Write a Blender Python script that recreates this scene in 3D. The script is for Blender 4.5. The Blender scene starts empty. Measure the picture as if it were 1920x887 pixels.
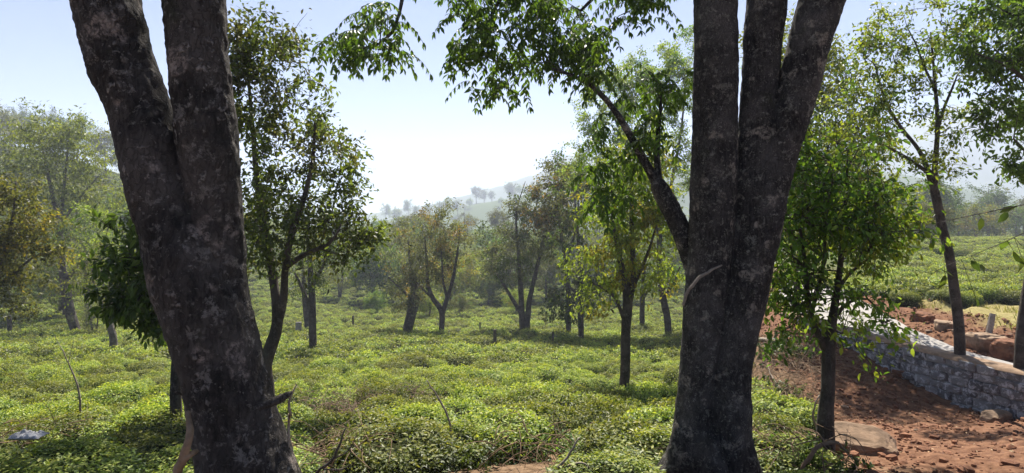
import bpy, bmesh, math, random
import numpy as np
from mathutils import Vector

# ------------------------------------------------------------------ camera, sky, sun, exposure
SC = bpy.context.scene
COL = SC.collection
F = 1100.0            # focal length in photo pixels (1920 wide)
HOR = 400.0           # photo row of the horizon
CAM_Z = 1.6
cam_d = bpy.data.cameras.new('camera')
cam = bpy.data.objects.new('camera', cam_d); COL.objects.link(cam)
cam.location = (0, 0, CAM_Z); cam.rotation_euler = (math.radians(90), 0, 0)
cam_d.sensor_width = 36.0; cam_d.lens = 36.0 * F / 1920.0
cam_d.shift_y = -(443.5 - HOR) / 1920.0
cam_d.clip_start = 0.05; cam_d.clip_end = 6000
SC.camera = cam

SUN_EL, SUN_AZ = 56.0, 5.0      # azimuth measured from +Y towards +X
world = bpy.data.worlds.new('World'); SC.world = world; world.use_nodes = True
wn = world.node_tree
sky = wn.nodes.new('ShaderNodeTexSky'); sky.sky_type = 'NISHITA'; sky.sun_disc = False
sky.sun_elevation = math.radians(SUN_EL); sky.sun_rotation = math.radians(SUN_AZ)
sky.air_density = 0.75; sky.dust_density = 0.15; sky.ozone_density = 4.0; sky.altitude = 1500
bg = wn.nodes['Background']; bg.inputs['Strength'].default_value = 0.05
wn.links.new(sky.outputs['Color'], bg.inputs['Color'])
sun_d = bpy.data.lights.new('sun', 'SUN'); sun_d.energy = 5.0; sun_d.angle = math.radians(0.53)
sun_d.color = (1.0, 0.94, 0.84)
sun = bpy.data.objects.new('sun', sun_d); COL.objects.link(sun)
_e, _a = math.radians(SUN_EL), math.radians(SUN_AZ)
SUNV = Vector((math.sin(_a) * math.cos(_e), math.cos(_a) * math.cos(_e), math.sin(_e)))
sun.rotation_euler = SUNV.to_track_quat('Z', 'Y').to_euler(); sun.location = SUNV * 60
SC.view_settings.view_transform = 'Standard'; SC.view_settings.look = 'None'
SC.view_settings.exposure = 1.4; SC.view_settings.gamma = 1.0
SC.view_settings.use_curve_mapping = False
SC.render.engine = 'CYCLES'
SC.cycles.use_denoising = True
SC.cycles.max_bounces = 7; SC.cycles.diffuse_bounces = 3; SC.cycles.transmission_bounces = 4
SC.cycles.glossy_bounces = 2; SC.cycles.volume_bounces = 1
SC.cycles.use_fast_gi = False
SC.cycles.sample_clamp_indirect = 6.0

# ------------------------------------------------------------------ small helpers
def rng_of(seed): return np.random.default_rng(seed)
def sstep(a, b, x):
    t = np.clip((np.asarray(x, float) - a) / (b - a), 0, 1); return t * t * (3 - 2 * t)
def _hash(ix, iy, iz):
    n = (ix.astype(np.int64) * 374761393 + iy.astype(np.int64) * 668265263 + iz.astype(np.int64) * 2147483647) & 0xffffffff
    n = ((n ^ (n >> 13)) * 1274126177) & 0xffffffff
    n = n ^ (n >> 16)
    return (n & 0xffffff) / float(0xffffff)
def vnoise(x, y, z=0.0):
    x, y, z = np.broadcast_arrays(np.asarray(x, float), np.asarray(y, float), np.asarray(z, float))
    fx, fy, fz = np.floor(x), np.floor(y), np.floor(z)
    u, v, w = x - fx, y - fy, z - fz
    u = u * u * (3 - 2 * u); v = v * v * (3 - 2 * v); w = w * w * (3 - 2 * w)
    def H(a, b, c): return _hash(fx + a, fy + b, fz + c)
    c00 = H(0,0,0) * (1-u) + H(1,0,0) * u; c10 = H(0,1,0) * (1-u) + H(1,1,0) * u
    c01 = H(0,0,1) * (1-u) + H(1,0,1) * u; c11 = H(0,1,1) * (1-u) + H(1,1,1) * u
    return ((c00 * (1-v) + c10 * v) * (1-w) + (c01 * (1-v) + c11 * v) * w) * 2 - 1
def fbm(x, y, z=0.0, o=4):
    s, a, f = 0.0, 0.5, 1.0
    for k in range(o):
        s = s + a * vnoise(np.asarray(x) * f + 17.3 * k, np.asarray(y) * f - 9.1 * k, np.asarray(z) * f + 3.7 * k)
        a *= 0.5; f *= 2.03
    return s
def nrm(v): return v / np.maximum(np.linalg.norm(v, axis=-1, keepdims=True), 1e-9)

class Geo:
    """collects vertices / faces / per-vertex colours"""
    def __init__(s): s.v, s.f, s.c, s.n = [], {}, [], 0
    def add(s, v, f, c=(1, 1, 1)):
        v = np.asarray(v, float).reshape(-1, 3); f = np.asarray(f, int)
        s.v.append(v); s.f.setdefault(f.shape[1], []).append(f + s.n)
        c = np.asarray(c, float)
        if c.ndim == 1: c = np.tile(c, (len(v), 1))
        s.c.append(c); s.n += len(v)
    def add_more(s, f, base): s.f.setdefault(np.asarray(f).shape[1], []).append(np.asarray(f, int) + base)
    def mesh(s, name, smooth=False, color=True):
        me = bpy.data.meshes.new(name)
        v = np.concatenate(s.v) if s.v else np.zeros((0, 3))
        loops, starts, tot = [], [], 0
        for k in sorted(s.f):
            a = np.concatenate(s.f[k]); loops.append(a.ravel())
            starts.append(tot + np.arange(len(a)) * k); tot += a.size
        loops = np.concatenate(loops); starts = np.concatenate(starts)
        me.vertices.add(len(v)); me.vertices.foreach_set('co', v.ravel().astype(np.float32))
        me.loops.add(len(loops)); me.loops.foreach_set('vertex_index', loops.astype(np.int32))
        me.polygons.add(len(starts)); me.polygons.foreach_set('loop_start', starts.astype(np.int32))
        me.polygons.foreach_set('use_smooth', np.full(len(starts), smooth))
        if color:
            at = me.attributes.new('tint', 'FLOAT_COLOR', 'POINT')
            c = np.concatenate(s.c); c4 = np.ones((len(c), 4), np.float32); c4[:, :3] = c[:, :3]
            at.data.foreach_set('color', c4.ravel())
        me.update(calc_edges=True); me.validate()
        return me

def link(name, data, mat=None, parent=None, loc=None, kind=None):
    o = bpy.data.objects.new(name, data); COL.objects.link(o)
    if mat is not None and data is not None:
        data.materials.clear(); data.materials.append(mat)
    if parent is not None: o.parent = parent
    if loc is not None: o.location = loc
    if kind: o['kind'] = kind
    return o
def tag(o, label, cat, group=None):
    o['label'] = label; o['category'] = cat
    if group: o['group'] = group
    return o
def empty(name, loc, label, cat, group=None):
    o = bpy.data.objects.new(name, None); COL.objects.link(o); o.location = loc
    o.empty_display_size = 0.2
    return tag(o, label, cat, group)

def PX(px, row, d): return np.array([(px - 960) / F * d, d, CAM_Z - (row - HOR) / F * d])

def cosx(px): return 1.0 / math.sqrt(1 + ((px - 960) / F) ** 2)

# ------------------------------------------------------------------ materials
def new_mat(name):
    m = bpy.data.materials.new(name); m.use_nodes = True
    nt = m.node_tree; b = nt.nodes['Principled BSDF']
    return m, nt, b
def N(nt, t, **kw):
    n = nt.nodes.new(t)
    for k, v in kw.items(): setattr(n, k, v)
    return n
def mixc(nt, fac, a, b, mode='MIX'):
    n = N(nt, 'ShaderNodeMix', data_type='RGBA', blend_type=mode)
    for idx, val in ((0, fac), (6, a), (7, b)):
        if hasattr(val, 'is_linked') or hasattr(val, 'links'): nt.links.new(val, n.inputs[idx])
        elif idx == 0: n.inputs[0].default_value = val
        else: n.inputs[idx].default_value = (*val[:3], 1)
    return n.outputs[2]
def ramp(nt, src, p0, p1, v0=0.0, v1=1.0):
    n = N(nt, 'ShaderNodeMapRange', interpolation_type='SMOOTHSTEP'); nt.links.new(src, n.inputs['Value'])
    n.inputs['From Min'].default_value = p0; n.inputs['From Max'].default_value = p1
    n.inputs['To Min'].default_value = v0; n.inputs['To Max'].default_value = v1
    return n.outputs['Result']
def noise(nt, scale, detail=4, rough=0.6, vec=None, dist=0.0):
    n = N(nt, 'ShaderNodeTexNoise'); n.inputs['Scale'].default_value = scale
    n.inputs['Detail'].default_value = detail; n.inputs['Roughness'].default_value = rough
    n.inputs['Distortion'].default_value = dist
    if vec is not None: nt.links.new(vec, n.inputs['Vector'])
    return n.outputs['Fac']
def objco(nt, scale=(1, 1, 1)):
    tc = N(nt, 'ShaderNodeTexCoord'); mp = N(nt, 'ShaderNodeMapping')
    nt.links.new(tc.outputs['Object'], mp.inputs['Vector']); mp.inputs['Scale'].default_value = scale
    return mp.outputs['Vector']
def geoco(nt, scale=(1, 1, 1)):
    g = N(nt, 'ShaderNodeNewGeometry'); mp = N(nt, 'ShaderNodeMapping')
    nt.links.new(g.outputs['Position'], mp.inputs['Vector']); mp.inputs['Scale'].default_value = scale
    return mp.outputs['Vector']
def bump(nt, b, h, strength=0.5, dist=0.02):
    n = N(nt, 'ShaderNodeBump'); n.inputs['Strength'].default_value = strength; n.inputs['Distance'].default_value = dist
    nt.links.new(h, n.inputs['Height']); nt.links.new(n.outputs['Normal'], b.inputs['Normal'])
def attr(nt):
    a = N(nt, 'ShaderNodeAttribute'); a.attribute_name = 'tint'; return a.outputs['Color']

def leaf_mat(name, trans=0.5, rough=0.42, warm=(1.55, 1.5, 0.55), rand=0.22, spec=0.25):
    m, nt, b = new_mat(name)
    oi = N(nt, 'ShaderNodeObjectInfo')
    hs = N(nt, 'ShaderNodeHueSaturation'); nt.links.new(attr(nt), hs.inputs['Color'])
    nt.links.new(ramp(nt, oi.outputs['Random'], 0, 1, 1 - rand, 1 + rand), hs.inputs['Value'])
    nt.links.new(ramp(nt, oi.outputs['Random'], 0, 1, 0.485, 0.508), hs.inputs['Hue'])
    nt.links.new(hs.outputs['Color'], b.inputs['Base Color'])
    b.inputs['Roughness'].default_value = rough; b.inputs['Specular IOR Level'].default_value = spec
    tr = N(nt, 'ShaderNodeBsdfTranslucent')
    nt.links.new(mixc(nt, 1.0, hs.outputs['Color'], warm, 'MULTIPLY'), tr.inputs['Color'])
    mx = N(nt, 'ShaderNodeMixShader'); mx.inputs[0].default_value = trans
    nt.links.new(b.outputs[0], mx.inputs[1]); nt.links.new(tr.outputs[0], mx.inputs[2])
    nt.links.new(mx.outputs[0], nt.nodes['Material Output'].inputs['Surface'])
    return m
M_LEAF = leaf_mat('leaf'); M_TEA = leaf_mat('tea_leaf', 0.42, 0.45, (1.4, 1.35, 0.55), 0.36, 0.28)

def bark_mat(name, dark, mid, lich, lich_amt=0.56, scale=1.0, crk=0.3):
    m, nt, b = new_mat(name)
    v = objco(nt); vs = objco(nt, (1, 1, 0.3))
    n1 = noise(nt, 5 * scale, 6, 0.65, v); n2 = noise(nt, 26 * scale, 5, 0.7, vs, 0.6); n3 = noise(nt, 2.2 * scale, 3, 0.5, v)
    c = mixc(nt, ramp(nt, n2, 0.35, 0.7), dark, mid)
    c = mixc(nt, ramp(nt, n3, 0.42, 0.68, 0, 0.75), c, tuple(x * 1.55 for x in mid))
    vo = N(nt, 'ShaderNodeTexVoronoi'); vo.inputs['Scale'].default_value = 11 * scale; vo.inputs['Randomness'].default_value = 1
    dv = mixc(nt, 0.06, v, (0, 0, 0)); 
    nz = N(nt, 'ShaderNodeTexNoise'); nz.inputs['Scale'].default_value = 14 * scale; nz.inputs['Detail'].default_value = 4; nt.links.new(v, nz.inputs['Vector'])
    va = N(nt, 'ShaderNodeVectorMath', operation='MULTIPLY_ADD'); nt.links.new(nz.outputs['Color'], va.inputs[0])
    va.inputs[1].default_value = (0.22, 0.22, 0.22); nt.links.new(v, va.inputs[2]); nt.links.new(va.outputs[0], vo.inputs['Vector'])
    sp = ramp(nt, vo.outputs['Distance'], 0.16, 0.40, 1, 0)
    sep = N(nt, 'ShaderNodeSeparateColor'); nt.links.new(vo.outputs['Color'], sep.inputs[0])
    pick = ramp(nt, sep.outputs[0], lich_amt, lich_amt + 0.06)
    mm = N(nt, 'ShaderNodeMath', operation='MULTIPLY'); nt.links.new(sp, mm.inputs[0]); nt.links.new(pick, mm.inputs[1])
    m2 = N(nt, 'ShaderNodeMath', operation='MULTIPLY'); nt.links.new(mm.outputs[0], m2.inputs[0]); nt.links.new(ramp(nt, n1, 0.36, 0.62, 0.0, 0.8), m2.inputs[1])
    c = mixc(nt, m2.outputs[0], c, lich)
    blot = ramp(nt, noise(nt, 7.5 * scale, 7, 0.78, v, 0.3), 0.56, 0.60, 0, 0.6)
    c = mixc(nt, blot, c, tuple(x * 0.75 for x in lich))
    big = ramp(nt, noise(nt, 3.4 * scale, 2, 0.5, v), 0.60, 0.66, 0, 1); bm_ = N(nt, 'ShaderNodeMath', operation='MULTIPLY'); nt.links.new(big, bm_.inputs[0]); nt.links.new(ramp(nt, noise(nt, 19 * scale, 6, 0.75, v), 0.42, 0.58, 0, 0.75), bm_.inputs[1])
    c = mixc(nt, bm_.outputs[0], c, (lich[0] * 1.05, lich[1] * 0.95, lich[2] * 0.92))
    speck = ramp(nt, noise(nt, 30 * scale, 3, 0.6, v), 0.64, 0.70, 0, 0.45)
    c = mixc(nt, speck, c, lich)
    moss = ramp(nt, noise(nt, 3.1 * scale, 6, 0.7, v), 0.58, 0.72, 0, 0.5)
    c = mixc(nt, moss, c, (0.045, 0.05, 0.025))
    crack = N(nt, 'ShaderNodeTexVoronoi', feature='DISTANCE_TO_EDGE'); crack.inputs['Scale'].default_value = 22 * scale
    va2 = N(nt, 'ShaderNodeVectorMath', operation='MULTIPLY_ADD'); nt.links.new(nz.outputs['Color'], va2.inputs[0]); va2.inputs[1].default_value = (0.10, 0.10, 0.10); nt.links.new(vs, va2.inputs[2]); nt.links.new(va2.outputs[0], crack.inputs['Vector'])
    ck = ramp(nt, crack.outputs['Distance'], 0.0, 0.10, 1, 0)
    c = mixc(nt, ramp(nt, ck, 0.3, 1, 0, crk), c, tuple(x * 0.7 for x in dark))
    nt.links.new(c, b.inputs['Base Color']); b.inputs['Roughness'].default_value = 0.92; b.inputs['Specular IOR Level'].default_value = 0.2
    ad = N(nt, 'ShaderNodeMath', operation='MULTIPLY_ADD'); nt.links.new(n2, ad.inputs[0]); ad.inputs[1].default_value = 1.0; nt.links.new(m2.outputs[0], ad.inputs[2])
    sb = N(nt, 'ShaderNodeMath', operation='SUBTRACT'); nt.links.new(ad.outputs[0], sb.inputs[0]); nt.links.new(ramp(nt, ck, 0, 1, 0, 0.45), sb.inputs[1])
    bump(nt, b, sb.outputs[0], 1.0, 0.016)
    return m
M_BARK_A = bark_mat('bark_dark', (0.010, 0.009, 0.008), (0.058, 0.050, 0.045), (0.30, 0.275, 0.25), 0.42, 1.25)
M_BARK_B = bark_mat('bark_grey', (0.016, 0.014, 0.013), (0.080, 0.071, 0.064), (0.38, 0.36, 0.30), 0.45, 1.9)
M_BARK_C = bark_mat('bark_thin', (0.045, 0.036, 0.030), (0.10, 0.082, 0.066), (0.20, 0.19, 0.16), 0.75, 2.0)
M_BARK_P = bark_mat('bark_pale', (0.10, 0.085, 0.07), (0.20, 0.175, 0.15), (0.34, 0.32, 0.28), 0.7, 2.0)

def plain(name, col, rough=0.9, var=0.35, scale=9.0, bstr=0.5):
    m, nt, b = new_mat(name); v = objco(nt)
    n1 = noise(nt, scale, 5, 0.65, v)
    c = mixc(nt, ramp(nt, n1, 0.3, 0.7), tuple(x * (1 - var) for x in col), tuple(min(1, x * (1 + var)) for x in col))
    nt.links.new(c, b.inputs['Base Color']); b.inputs['Roughness'].default_value = rough
    b.inputs['Specular IOR Level'].default_value = 0.25
    bump(nt, b, n1, bstr, 0.02)
    return m
M_TWIG = plain('dry_twig', (0.23, 0.165, 0.11), 0.9, 0.4, 14)
M_DEADWOOD = plain('dead_wood', (0.20, 0.135, 0.085), 0.9, 0.4, 12)
M_PALEWOOD = plain('pale_wood', (0.26, 0.215, 0.17), 0.9, 0.3, 12)
M_POST = plain('weathered_post', (0.30, 0.27, 0.24), 0.95, 0.3, 10)
M_ROCK = plain('brown_rock', (0.19, 0.125, 0.08), 0.9, 0.35, 6, 0.9)
M_PALEROCK = plain('pale_rock', (0.26, 0.18, 0.12), 0.9, 0.35, 6, 0.9)
M_CLOD = plain('red_clod', (0.18, 0.085, 0.048), 0.95, 0.4, 8, 0.8)
M_SACK = plain('white_sack_cloth', (0.36, 0.36, 0.37), 0.7, 0.25, 14, 0.6)
M_SHADE_CORE = plain('bush_shade_core', (0.030, 0.034, 0.014), 1.0, 0.5, 20, 0.6)  # near-black colour stands in for the shade inside a bush
M_SHADE_CORE.node_tree.nodes['Principled BSDF'].inputs['Specular IOR Level'].default_value = 0.0
M_MORTAR = plain('mortar', (0.30, 0.29, 0.29), 0.95, 0.3, 12, 0.8)

def ground_mat():
    m, nt, b = new_mat('ground_soil'); v = geoco(nt)
    at = N(nt, 'ShaderNodeAttribute'); at.attribute_name = 'tint'
    sep = N(nt, 'ShaderNodeSeparateColor'); nt.links.new(at.outputs['Color'], sep.inputs[0])
    nA = noise(nt, 1.3, 6, 0.65, v); nB = noise(nt, 9, 6, 0.7, v); nC = noise(nt, 45, 4, 0.7, v)
    soil = mixc(nt, ramp(nt, nB, 0.3, 0.7), (0.10, 0.062, 0.035), (0.24, 0.16, 0.10))
    red = mixc(nt, ramp(nt, nB, 0.32, 0.68), (0.085, 0.040, 0.024), (0.21, 0.112, 0.066))
    red = mixc(nt, ramp(nt, nC, 0.58, 0.72, 0, 0.6), red, (0.32, 0.20, 0.12))
    grass = mixc(nt, ramp(nt, nB, 0.3, 0.7), (0.17, 0.13, 0.055), (0.30, 0.27, 0.11))
    tea = mixc(nt, ramp(nt, nB, 0.3, 0.7), (0.035, 0.055, 0.015), (0.10, 0.14, 0.035))
    c = mixc(nt, sep.outputs[0], soil, red); c = mixc(nt, sep.outputs[1], c, grass); c = mixc(nt, sep.outputs[2], c, tea)
    nt.links.new(c, b.inputs['Base Color']); b.inputs['Roughness'].default_value = 1.0; b.inputs['Specular IOR Level'].default_value = 0.1
    ad = N(nt, 'ShaderNodeMath', operation='MULTIPLY_ADD'); nt.links.new(nC, ad.inputs[0]); ad.inputs[1].default_value = 1.6; nt.links.new(nB, ad.inputs[2])
    bump(nt, b, ad.outputs[0], 0.6, 0.012)
    return m
M_GROUND = ground_mat()
def road_mat():
    m, nt, b = new_mat('concrete_road'); v = geoco(nt)
    nB = noise(nt, 3, 6, 0.7, v); nC = noise(nt, 60, 3, 0.7, v)
    c = mixc(nt, ramp(nt, nB, 0.3, 0.7), (0.25, 0.235, 0.215), (0.34, 0.32, 0.30))
    c = mixc(nt, ramp(nt, noise(nt, 0.9, 5, 0.6, v), 0.55, 0.75, 0, 0.6), c, (0.42, 0.27, 0.17))
    c = mixc(nt, ramp(nt, nC, 0.35, 0.65, 0.0, 0.35), c, (0.28, 0.26, 0.24))
    nt.links.new(c, b.inputs['Base Color']); b.inputs['Roughness'].default_value = 0.95
    bump(nt, b, nC, 0.5, 0.01); return m
M_ROAD = road_mat()
def stone_mat():
    m, nt, b = new_mat('limewashed_stone'); v = geoco(nt)
    oi = N(nt, 'ShaderNodeObjectInfo')
    n1 = noise(nt, 8.5, 6, 0.75, v, 0.6); n2 = noise(nt, 30, 4, 0.7, v)
    base = mixc(nt, oi.outputs['Random'], (0.075, 0.075, 0.08), (0.24, 0.235, 0.235))
    c = mixc(nt, ramp(nt, n1, 0.48, 0.60), base, (0.46, 0.46, 0.48))
    c = mixc(nt, ramp(nt, n2, 0.6, 0.75, 0, 0.5), c, (0.16, 0.15, 0.15))
    nt.links.new(c, b.inputs['Base Color']); b.inputs['Roughness'].default_value = 0.9
    bump(nt, b, n2, 0.7, 0.02); return m
M_STONE = stone_mat()

# ------------------------------------------------------------------ terrain height
PY = [-40, 0, 3, 4.6, 6.6, 9, 15, 24, 35, 50, 70, 100, 125, 160, 230, 320, 1200, 2500]
PZ = [0.5, 0, -.2, -.55, -1.1, -1.75, -2.75, -4.05, -5.4, -6.6, -5.9, -2.9, -1.8, -8, -22, -30, -34, -34]
QY = [-40, 0, 3, 4.5, 6, 9, 10, 11.3, 13, 14.5, 17, 22, 30, 47, 60, 90, 130, 170, 260, 2500]
QZ = [0.4, 0, -.15, -.42, -.8, -1.66, -1.58, -1.36, -1.06, -0.95, -1.15, -1.35, -1.3, -0.75, -1.2, -2.4, -2.0, -6, -22, -34]
WALL = [(9.25, 5.2), (8.45, 7.4), (7.85, 9.0), (7.36, 10.4), (7.05, 11.6), (6.85, 13.0), (6.7, 14.6)]
def x_wall(y): return np.interp(y, [p[1] for p in WALL] + [18, 24, 40], [p[0] for p in WALL] + [7.6, 10.5, 19.0])
def x_road(y): return np.interp(y, [4, 9, 11.4, 12.5, 14.1, 16, 18, 24, 40], [12.2, 10.6, 9.95, 9.5, 9.45, 9.8, 10.3, 13.2, 22.0])
def z_road(y): return np.interp(y, [4, 11.4, 12.5, 14.1, 16, 18, 22, 40], [-1.5, -1.42, -1.32, -1.14, -0.97, -0.9, -1.2, -2.0])
def x_red(y): return np.interp(y, [0, 3, 5, 6.5, 9, 12, 15, 18, 26, 40], [2.9, 2.9, 3.0, 3.7, 4.9, 5.3, 5.5, 6.6, 10.2, 18.5])
def height(x, y, detail=True):
    x = np.asarray(x, float); y = np.asarray(y, float)
    p = np.interp(y, PY, PZ); q = np.interp(y, QY, QZ)
    ratio = x / np.maximum(y, 2.0)
    s = sstep(0.30, 0.46, ratio)
    h = p * (1 - s) + q * s
    # left hillside, far ridge hill, mountains
    left = sstep(-0.25, -0.95, ratio) * sstep(28, 110, y) * (1 - sstep(130, 260, y))
    h = h + left * 17
    xc = (x - 0.0)
    hill = 64 * np.exp(-((x - 160) / 260) ** 2 - ((y - 430) / 95) ** 2) * (1 + 0.10 * fbm(x / 40, y / 40, o=3))
    hill = hill + 40 * np.exp(-((x + 380) / 170) ** 2 - ((y - 420) / 130) ** 2)
    h = h + hill
    def mount(cx, cy, sx, sy, a, k): 
        return a * np.exp(-((x - cx) / sx) ** 2 - ((y - cy) / sy) ** 2) * (1 + 0.3 * fbm(x / 95 + k, y / 95, o=5))
    if np.max(y) > 250: h = h + mount(130, 860, 250, 110, 106, 0) + mount(720, 850, 300, 170, 158, 5) + mount(-620, 860, 300, 170, 100, 9) + mount(1150, 760, 330, 220, 150, 3)
    # road terrace behind the wall
    near = (1 - sstep(26, 40, y)) * sstep(2, 5, y)
    dx = x - x_wall(y); xr = x_road(y); zr = z_road(y)
    verge = np.where(y < 14.6, -0.87, np.maximum(q, zr))
    road = zr - 0.05
    bank = np.interp(y, [0, 8, 11, 14, 17, 22, 30], [-.9, -.95, -1.02, -.95, -1.05, -1.3, -1.3])
    t1 = sstep(0.42, 0.66, dx); t2 = sstep(0.0, 1.5, x - xr)
    terr = verge * (1 - t1) + road * t1
    terr = terr * (1 - t2) + np.maximum(bank, 0 * bank + bank) * t2
    far = sstep(4, 12, x - xr)
    terr = terr * (1 - far) + (q + 0.0) * far
    w = near * sstep(0.10, 0.24, dx)
    h = h * (1 - w) + terr * w
    if detail:
        onroad = near * sstep(0.35, 0.5, dx) * (1 - sstep(-0.15, 0.25, x - xr))
        bankm = near * sstep(0.1, 0.6, x - xr) * (1 - sstep(2.2, 3.4, x - xr))
        nz = 0.16 * fbm(x * 0.33, y * 0.33, 5.0, 2) * sstep(6, 9, y) * (1 - sstep(0.25, 0.4, ratio)) + 0.05 * fbm(x * 0.8, y * 0.8) + 0.035 * fbm(x * 3.1, y * 3.1, 4.0, 3)
        redm = sstep(-0.4, 0.6, x - x_red(y)) * near
        nz = nz * (1 + 0.9 * redm) + 0.05 * redm * fbm(x * 4.3, y * 4.3, 3.0, 3) + 0.28 * bankm * fbm(x * 1.7, y * 1.7, 8.0)
        h = h + nz * (1 - onroad) * (1 - sstep(200, 300, y))
    return h
def hz(x, y): return float(height(np.array([x]), np.array([y]))[0])
def ground_hit(px, row, off=0.0):
    d = np.concatenate([np.arange(2.5, 40, 0.02), np.arange(40, 300, 0.2)])
    x = (px - 960) / F * d; z = CAM_Z - (row - HOR) / F * d
    k = np.argmax(z < height(x, d, False) + off)
    dd = float(d[k]) if k > 0 else 60.0
    return dd

def build_ground():
    ys = [-30.0]
    while ys[-1] < 1150:
        y = ys[-1]; ys.append(y + (0.8 if y < 0 else 0.075 + max(0, y - 3) * 0.0105 if y < 20 else 0.25 + (y - 20) * 0.02))
    ys = np.array(ys); nt_ = 420
    t = np.linspace(-1, 1, nt_); t = np.sign(t) * (0.45 * np.abs(t) + 0.55 * np.abs(t) ** 3)
    Y, T = np.meshgrid(ys, t, indexing='ij'); X = T * (26 + 1.35 * np.abs(Y))
    Z = height(X, Y)
    v = np.stack([X, Y, Z], -1).reshape(-1, 3); a, b = Y.shape
    i = (np.arange(a - 1)[:, None] * b + np.arange(b - 1)[None]).ravel()
    f = np.stack([i, i + 1, i + b + 1, i + b], 1)
    near = (1 - sstep(24, 34, Y)) * sstep(-2, 1, Y)
    xr = x_road(Y); wob = 0.5 * fbm(X * 1.2, Y * 1.2, 2.0)
    red = near * sstep(-0.35, 0.35, X - x_red(Y) + wob)
    red = np.maximum(red * (1 - sstep(1.3, 2.0, X - xr + wob)), 0)
    grass = near * sstep(1.2, 2.0, X - xr + wob)
    soilpatch = 0.0
    tea = sstep(18, 40, Y) * (1 - red) * (1 - grass)
    c = np.stack([red, grass, tea], -1).reshape(-1, 3)
    g = Geo(); g.add(v, f, c)
    o = link('ground', g.mesh('ground', True), M_GROUND); o['kind'] = 'structure'
    o['label'] = 'sloping hillside ground of brown and red soil under the tea'
build_ground()

def build_road():
    g = Geo(); ys = np.arange(4.0, 24.0, 0.2); nx = 14
    L = x_wall(ys) + 0.50; R = x_road(ys) + 0.1 * fbm(ys * 1.3, ys * 0)
    t = np.linspace(0, 1, nx)
    X = L[:, None] * (1 - t) + R[:, None] * t; Y = np.repeat(ys[:, None], nx, 1)
    Z = z_road(Y) + 0.04 + 0.008 * fbm(X * 2, Y * 2) - 0.0
    top = np.stack([X, Y, Z], -1).reshape(-1, 3); n = len(ys)
    i = (np.arange(n - 1)[:, None] * nx + np.arange(nx - 1)[None]).ravel()
    g.add(top, np.stack([i, i + 1, i + nx + 1, i + nx], 1))
    # edge faces of the slab
    for col in (0, nx - 1):
        e = np.stack([X[:, col], Y[:, col], Z[:, col]], -1); lo = e.copy(); lo[:, 2] -= 0.12
        k = np.arange(n - 1); g.add(np.concatenate([e, lo]), np.stack([k, k + 1, k + 1 + n, k + n], 1))
    o = link('road', g.mesh('road', True, False), M_ROAD); o['kind'] = 'structure'
    o['label'] = 'pale concrete road climbing behind the stone retaining wall'
build_road()

# ------------------------------------------------------------------ tubes, trunks, leaves
def catmull(pts, n):
    pts = np.asarray(pts, float); k = len(pts)
    if k < 3:
        t = np.linspace(0, 1, n)[:, None]; return pts[0] * (1 - t) + pts[-1] * t
    P = np.vstack([2 * pts[0] - pts[1], pts, 2 * pts[-1] - pts[-2]])
    seg = np.linalg.norm(np.diff(pts[:, :3], axis=0), axis=1); cum = np.r_[0, np.cumsum(seg)]
    s = np.linspace(0, cum[-1], n); i = np.clip(np.searchsorted(cum, s, side='right') - 1, 0, k - 2)
    t = ((s - cum[i]) / np.maximum(seg[i], 1e-9))[:, None]
    p0, p1, p2, p3 = P[i], P[i + 1], P[i + 2], P[i + 3]
    return 0.5 * (2 * p1 + (p2 - p0) * t + (2 * p0 - 5 * p1 + 4 * p2 - p3) * t * t + (3 * p1 - p0 - 3 * p2 + p3) * t ** 3)
def frames(p):
    T = nrm(np.gradient(p, axis=0)); ref = np.array([0.0, 1.0, 0.0])
    if abs(T[:, 1]).mean() > 0.8: ref = np.array([1.0, 0, 0])
    U = nrm(np.cross(np.tile(ref, (len(p), 1)), T)); V = np.cross(T, U)
    return T, U, V
def tube(g, p, r, n=6, col=(1, 1, 1), cap=True):
    p = np.asarray(p, float); r = np.broadcast_to(np.asarray(r, float), (len(p),))
    T, U, V = frames(p); a = np.linspace(0, 2 * np.pi, n, endpoint=False)
    v = p[:, None] + r[:, None, None] * (np.cos(a)[None, :, None] * U[:, None] + np.sin(a)[None, :, None] * V[:, None])
    m = len(p); b0 = g.n
    i = np.arange(m - 1)[:, None] * n + np.arange(n)[None]; j = np.arange(m - 1)[:, None] * n + (np.arange(n)[None] + 1) % n
    f = np.stack([i.ravel(), j.ravel(), (j + n).ravel(), (i + n).ravel()], 1)
    g.add(v.reshape(-1, 3), f, col)
    if cap:
        for base, c, rev in ((0, p[0], True), ((m - 1) * n, p[-1], False)):
            cb = g.n; g.v.append(c.reshape(1, 3)); g.c.append(np.asarray(col, float).reshape(1, 3)); g.n += 1
            k = np.arange(n); tri = np.stack([np.full(n, cb), b0 + base + k, b0 + base + (k + 1) % n], 1)
            if rev: tri = tri[:, ::-1]
            g.f.setdefault(3, []).append(tri)

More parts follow.
